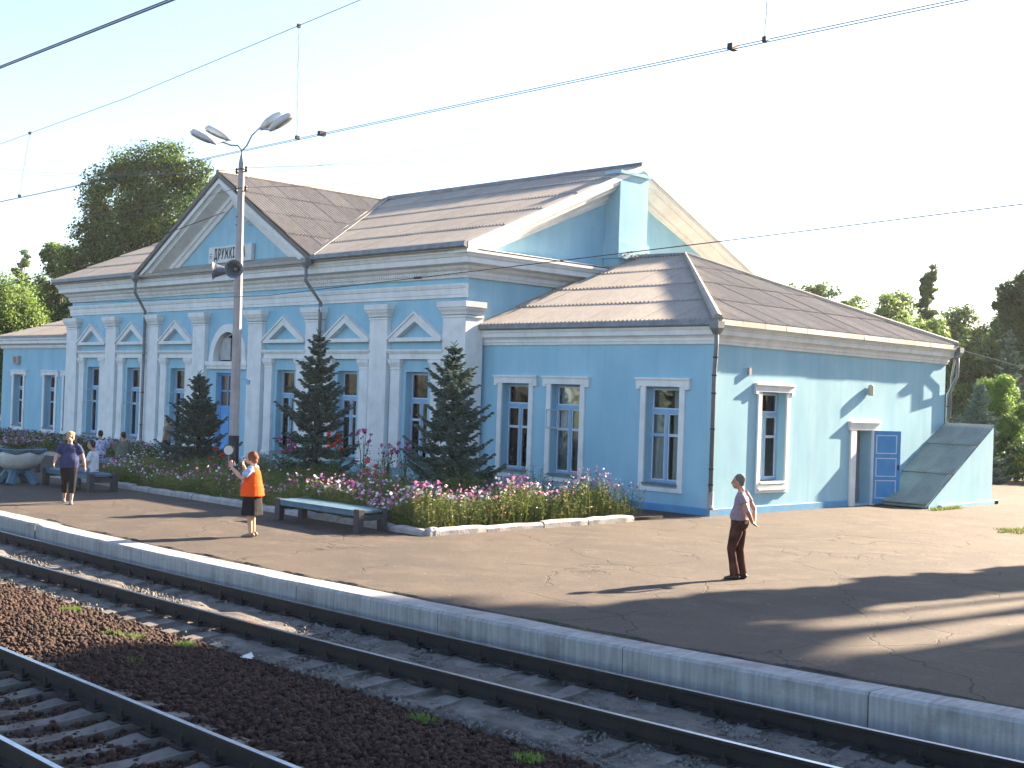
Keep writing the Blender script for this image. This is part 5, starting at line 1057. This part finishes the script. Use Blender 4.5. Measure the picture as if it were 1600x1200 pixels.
    if vest:
        m = MB(); m.loft([[c+Vector((rx*math.cos(2*math.pi*k/20), ry*math.sin(2*math.pi*k/20)-dy, 0)) for k in range(20)] for c, rx, ry, dy in ((pe-Vector((0,0,.10)), .225*w_,.185*w_,0), (pe+Vector((0,0,.10)), .20*w_,.165*w_,-.01), (pe.lerp(ch,.5), .185*w_,.15*w_,-.01), (ch, .193,.142,0), (ch+Vector((0,0,.10)), .165,.12,0), (N-Vector((0,0,.045)), .105,.085,0), (N-Vector((0,0,.02)), .078,.072,0))]); put('vest', m, vest, vox)
    m = MB()
    if skirt:
        m.loft([[Vector((c.x,c.y,z))+Vector((rx*math.cos(2*math.pi*k/28)*(1+f_*math.cos(k*5*2*math.pi/28)), ry*math.sin(2*math.pi*k/28)*(1+f_*math.cos(k*5*2*math.pi/28)), 0)) for k in range(28)] for c, z, rx, ry, f_ in ((pe, pe.z+.05, .15*w_,.12*w_,0), (pe, pe.z-.12, .185*w_,.145*w_,.01), (pe, (pe.z+skirt)/2, .19*w_,.15*w_,.03), (pe, skirt, .205*w_,.165*w_,.05))]); put('skirt', m, C['leg'], vox)
    else:
        m.loft([[c+Vector((rx*math.cos(2*math.pi*k/16), ry*math.sin(2*math.pi*k/16), 0)) for k in range(16)] for c, rx, ry in ((pe+Vector((0,0,.07)), .152*w_,.115*w_), (pe-Vector((0,0,.03)), .165*w_,.125*w_), (pe-Vector((0,0,.10)), .15*w_,.11*w_))])
        for s in 'lr':
            hp, kn, an = V3['hip'+s], V3['kn'+s], V3['an'+s]; lg = legs; e = kn.lerp(an, (lg-.5)*2) if lg > .5 else hp.lerp(kn, lg*2)
            m.tube([hp+Vector((0,0,.03)), hp.lerp(kn,.3), kn, kn.lerp(e,.5), e], [.092*w_,.090*w_,.072,.070,C.get('cuff',.066)], 14)
        put('trousers', m, C['leg'], vox)
    # hair
    m = MB()
    if hair == 'short': m.ell(P(0,-.028,.045), (.082,.092,.095), 14, 10, mat=HM); m.ell(P(0,-.06,-.01), (.068,.05,.07), 12, 8, mat=HM)
    elif hair == 'thin': m.ell(P(0,-.045,.015), (.081,.075,.085), 14, 10, mat=HM)
    elif hair == 'full': m.ell(P(0,-.03,.045), (.098,.105,.105), 14, 10, mat=HM); m.ell(P(0,-.06,-.02), (.09,.07,.085), 12, 8, mat=HM); m.ell(P(.05,-.0,.02), (.045,.06,.07), 10, 8, mat=HM); m.ell(P(-.05,-.0,.02), (.045,.06,.07), 10, 8, mat=HM); [m.ell(P(random.uniform(-.07,.07), random.uniform(-.12,.02), random.uniform(.0,.13)), (.03,.03,.03), 8, 6) for _ in range(10)]
    put('hair', m, C['hair'], .009, 1)
    for s in (-1, 1):
        m = MB(); m.ell(P(s*.030,.080,.008), (.012,.007,.007), 8, 6, mat=HM); me = m.mesh('eye', BLACK); o = bpy.data.objects.new('eye', me); COL.objects.link(o); o.parent = t
    return t
def stand(h=1.72, **k):
    s = h/1.72; J = dict(head=(0,.02,1.60), neck=(0,-.01,1.46), chest=(0,-.01,1.24), pelvis=(0,0,.95), shl=(-.19,-.01,1.41), shr=(.19,-.01,1.41), ell=(-.23,-.03,1.12), elr=(.23,-.03,1.12), wrl=(-.22,.05,.88), wrr=(.22,.05,.88), hipl=(-.085,0,.90), hipr=(.085,0,.90), knl=(-.09,.02,.50), knr=(.09,.02,.50), anl=(-.09,-.02,.085), anr=(.09,-.02,.085)); J.update(k)
    return {a: (tuple(c*s for c in b) if not a.startswith(('look','curl','toe','ha','pn')) else b) for a, b in J.items()}
SK1 = flat('skin_tan', (.42,.22,.14)); SK2 = flat('skin_light', (.52,.30,.21)); 
CL = lambda n, c, c2=None, sc=14: mat(n, c, c2, sc, .9, .02, 9, spec=.15)
person('grey haired man in a mauve shirt and brown trousers, hands clasped behind his back', (7.04,-8.71,0), (-.92,-.39),
  stand(1.70, head=(0,.07,1.60), look=(-.0,1,-.05), neck=(0,.01,1.455), chest=(0,.0,1.24), pelvis=(0,.02,.95), ell=(-.27,-.16,1.14), elr=(.27,-.16,1.14), wrl=(-.05,-.20,.95), wrr=(.04,-.21,.93), hal=(.9,-.1,-.15), har=(-.9,-.1,-.1), pnl=(0,.6,-.8), pnr=(0,-.6,.8), knl=(-.09,.13,.50), anl=(-.075,.06,.085), knr=(.09,.03,.50), anr=(.08,-.03,.085), hipl=(-.085,.03,.90), hipr=(.085,.03,.90)),
  dict(skin=SK1, shirt=CL('shirt_mauve', (.34,.25,.27), (.26,.19,.21), 25), leg=CL('trousers_brown', (.115,.045,.030), (.06,.026,.02), 5), shoe=flat('shoe_brown', (.05,.025,.02)), hair=CL('hair_grey', (.20,.18,.16), (.11,.10,.09), 30), cuff=.082, hem=-.03), wide=1.18, hair='short', vox=.009)
ORG = CL('vest_orange', (.95,.10,.01), (.85,.085,.01), 6)
po = person('woman in a bright orange vest and black skirt holding up a round signal disc', (-1.60,-12.42,0), (-.80,-.60),
  stand(1.60, head=(0,.05,1.60), look=(-.25,1,.1), wide=(0,0,0), ell=(-.26,.14,1.20), elr=(.25,.22,1.22), wrl=(-.20,.40,1.43), wrr=(.06,.24,1.46), hal=(.05,.15,1), har=(-.4,.0,.9), pnl=(.8,.2,0), pnr=(0,-1,0), curll=(.75,0,0), curlr=(.7,0,0)),
  dict(skin=SK2, shirt=CL('blouse_blue_white', (.22,.33,.60), (.55,.60,.72), 12), leg=CL('skirt_black', (.018,.018,.02)), shoe=flat('shoe_tan', (.20,.13,.09)), hair=CL('hair_auburn', (.16,.055,.03), (.24,.09,.05), 20), hem=.05), wide=1.22, hb=1.2, hair='full', skirt=.42, sleeves=.72, vest=ORG, vox=.010)
# round signal disc, held
dd = thing('signal_disc', 'white round signal disc with dark rim held up by the woman in orange', 'signal disc', (0,0,0))
pa = math.atan2(-.60,-.80)-math.pi/2; hx, hy = -.20*.93, .47*.93; wx, wy = -1.60+hx*math.cos(pa)-hy*math.sin(pa), -12.42+hx*math.sin(pa)+hy*math.cos(pa)
for r_, th_, mt, nm in ((.105,.012,BLACK,'disc_rim'), (.088,.020,LAMPW,'disc_face')): m = MB(); m.lathe([(r_,-th_/2),(r_,th_/2)], (wx,wy,1.645), 24, axis=(.72,-.69,0)); m.build(nm, mt, dd)
m = MB(); m.tube([(wx,wy,1.55),(wx,wy,1.34)], .012, 8); m.build('disc_handle', BLACK, dd)
person('blonde woman in a navy T-shirt and black cropped trousers walking past the benches', (-9.12,-12.55,0), (.90,-.42),
  stand(1.66, look=(.15,1,0), head=(0,.03,1.60), ell=(-.30,-.05,1.14), elr=(.30,.02,1.14), wrl=(-.36,-.02,.90), wrr=(.34,.22,.98), knl=(-.09,.17,.50), anl=(-.07,.20,.085), knr=(.08,.06,.50), anr=(.09,-.22,.11), curll=(.5,0,0), curlr=(.5,0,0)),
  dict(skin=SK2, shirt=CL('tshirt_navy', (.03,.04,.105), (.05,.06,.145), 8), leg=CL('capri_black', (.015,.014,.018)), shoe=flat('shoe_grey', (.10,.10,.12)), hair=CL('hair_blonde', (.50,.34,.16), (.38,.24,.11), 20), hem=.08, cuff=.07), wide=1.30, hb=1.15, hair='full', sleeves=.75, legs=.78, vox=.011)
def sit(**k):
    J = dict(head=(0,.02,1.19), neck=(0,-.04,1.04), chest=(0,-.06,.83), pelvis=(0,-.06,.55), shl=(-.19,-.05,.99), shr=(.19,-.05,.99), ell=(-.24,.02,.73), elr=(.24,.02,.73), wrl=(-.10,.24,.66), wrr=(.10,.24,.66), hipl=(-.09,-.03,.53), hipr=(.09,-.03,.53), knl=(-.12,.40,.52), knr=(.12,.40,.52), anl=(-.12,.38,.085), anr=(.12,.38,.085)); J.update(k); return J
HB = flat('hair_black', (.018,.014,.012))
person('dark haired man in a plain white shirt sitting on the bench behind the walking woman', (-12.35,-10.42,0), (-.75,-.66),
  sit(), dict(skin=SK1, shirt=CL('shirt_white', (.62,.64,.70)), leg=CL('jeans_grey_blue', (.16,.21,.30)), shoe=BLACK, hair=HB), wide=1.1, sleeves=.8, vox=.012)
person('man in a white patterned shirt sitting turned away behind the flower bed', (-18.75,-7.0,0), (-.65,.30),
  sit(), dict(skin=SK1, shirt=CL('shirt_patterned', (.66,.66,.74), (.16,.18,.36), 16), leg=CHAR, shoe=BLACK, hair=HB), wide=1.12, sleeves=.9, vox=.013)
person('broad man in an olive shirt sitting right of the man in the patterned shirt', (-17.75,-6.75,0), (-.75,.25),
  sit(look=(-.5,1,0)), dict(skin=SK1, shirt=CL('shirt_olive', (.15,.17,.13), (.11,.125,.10)), leg=CHAR, shoe=BLACK, hair=HB), wide=1.3, sleeves=1.2, vox=.013)
person('person in a beige shirt standing half hidden behind the dark spruce', (-20.45,-3.7,0), (-.8,-.5),
  stand(1.70), dict(skin=SK1, shirt=CL('shirt_beige', (.33,.30,.26)), leg=CHAR, shoe=BLACK, hair=HB), vox=.014)
# ------------------------------------------------------------ thin warm haze over the whole square
hz = bpy.data.materials.new('haze'); hz.use_nodes = True; n = hz.node_tree; n.nodes.clear(); ou = n.nodes.new('ShaderNodeOutputMaterial'); pv_ = n.nodes.new('ShaderNodeVolumePrincipled')
pv_.inputs['Color'].default_value = (.93,.95,1,1); pv_.inputs['Density'].default_value = .0002; pv_.inputs['Anisotropy'].default_value = .25; n.links.new(pv_.outputs[0], ou.inputs['Volume'])
o = MB().box(-290, 118, -58, 399, -1.9, 32).build('haze', hz); tag(o, 'thin pale summer haze over the station square', 'haze', kind='stuff'); SC.cycles.volume_bounces = 0; SC.cycles.volume_step_rate = 5
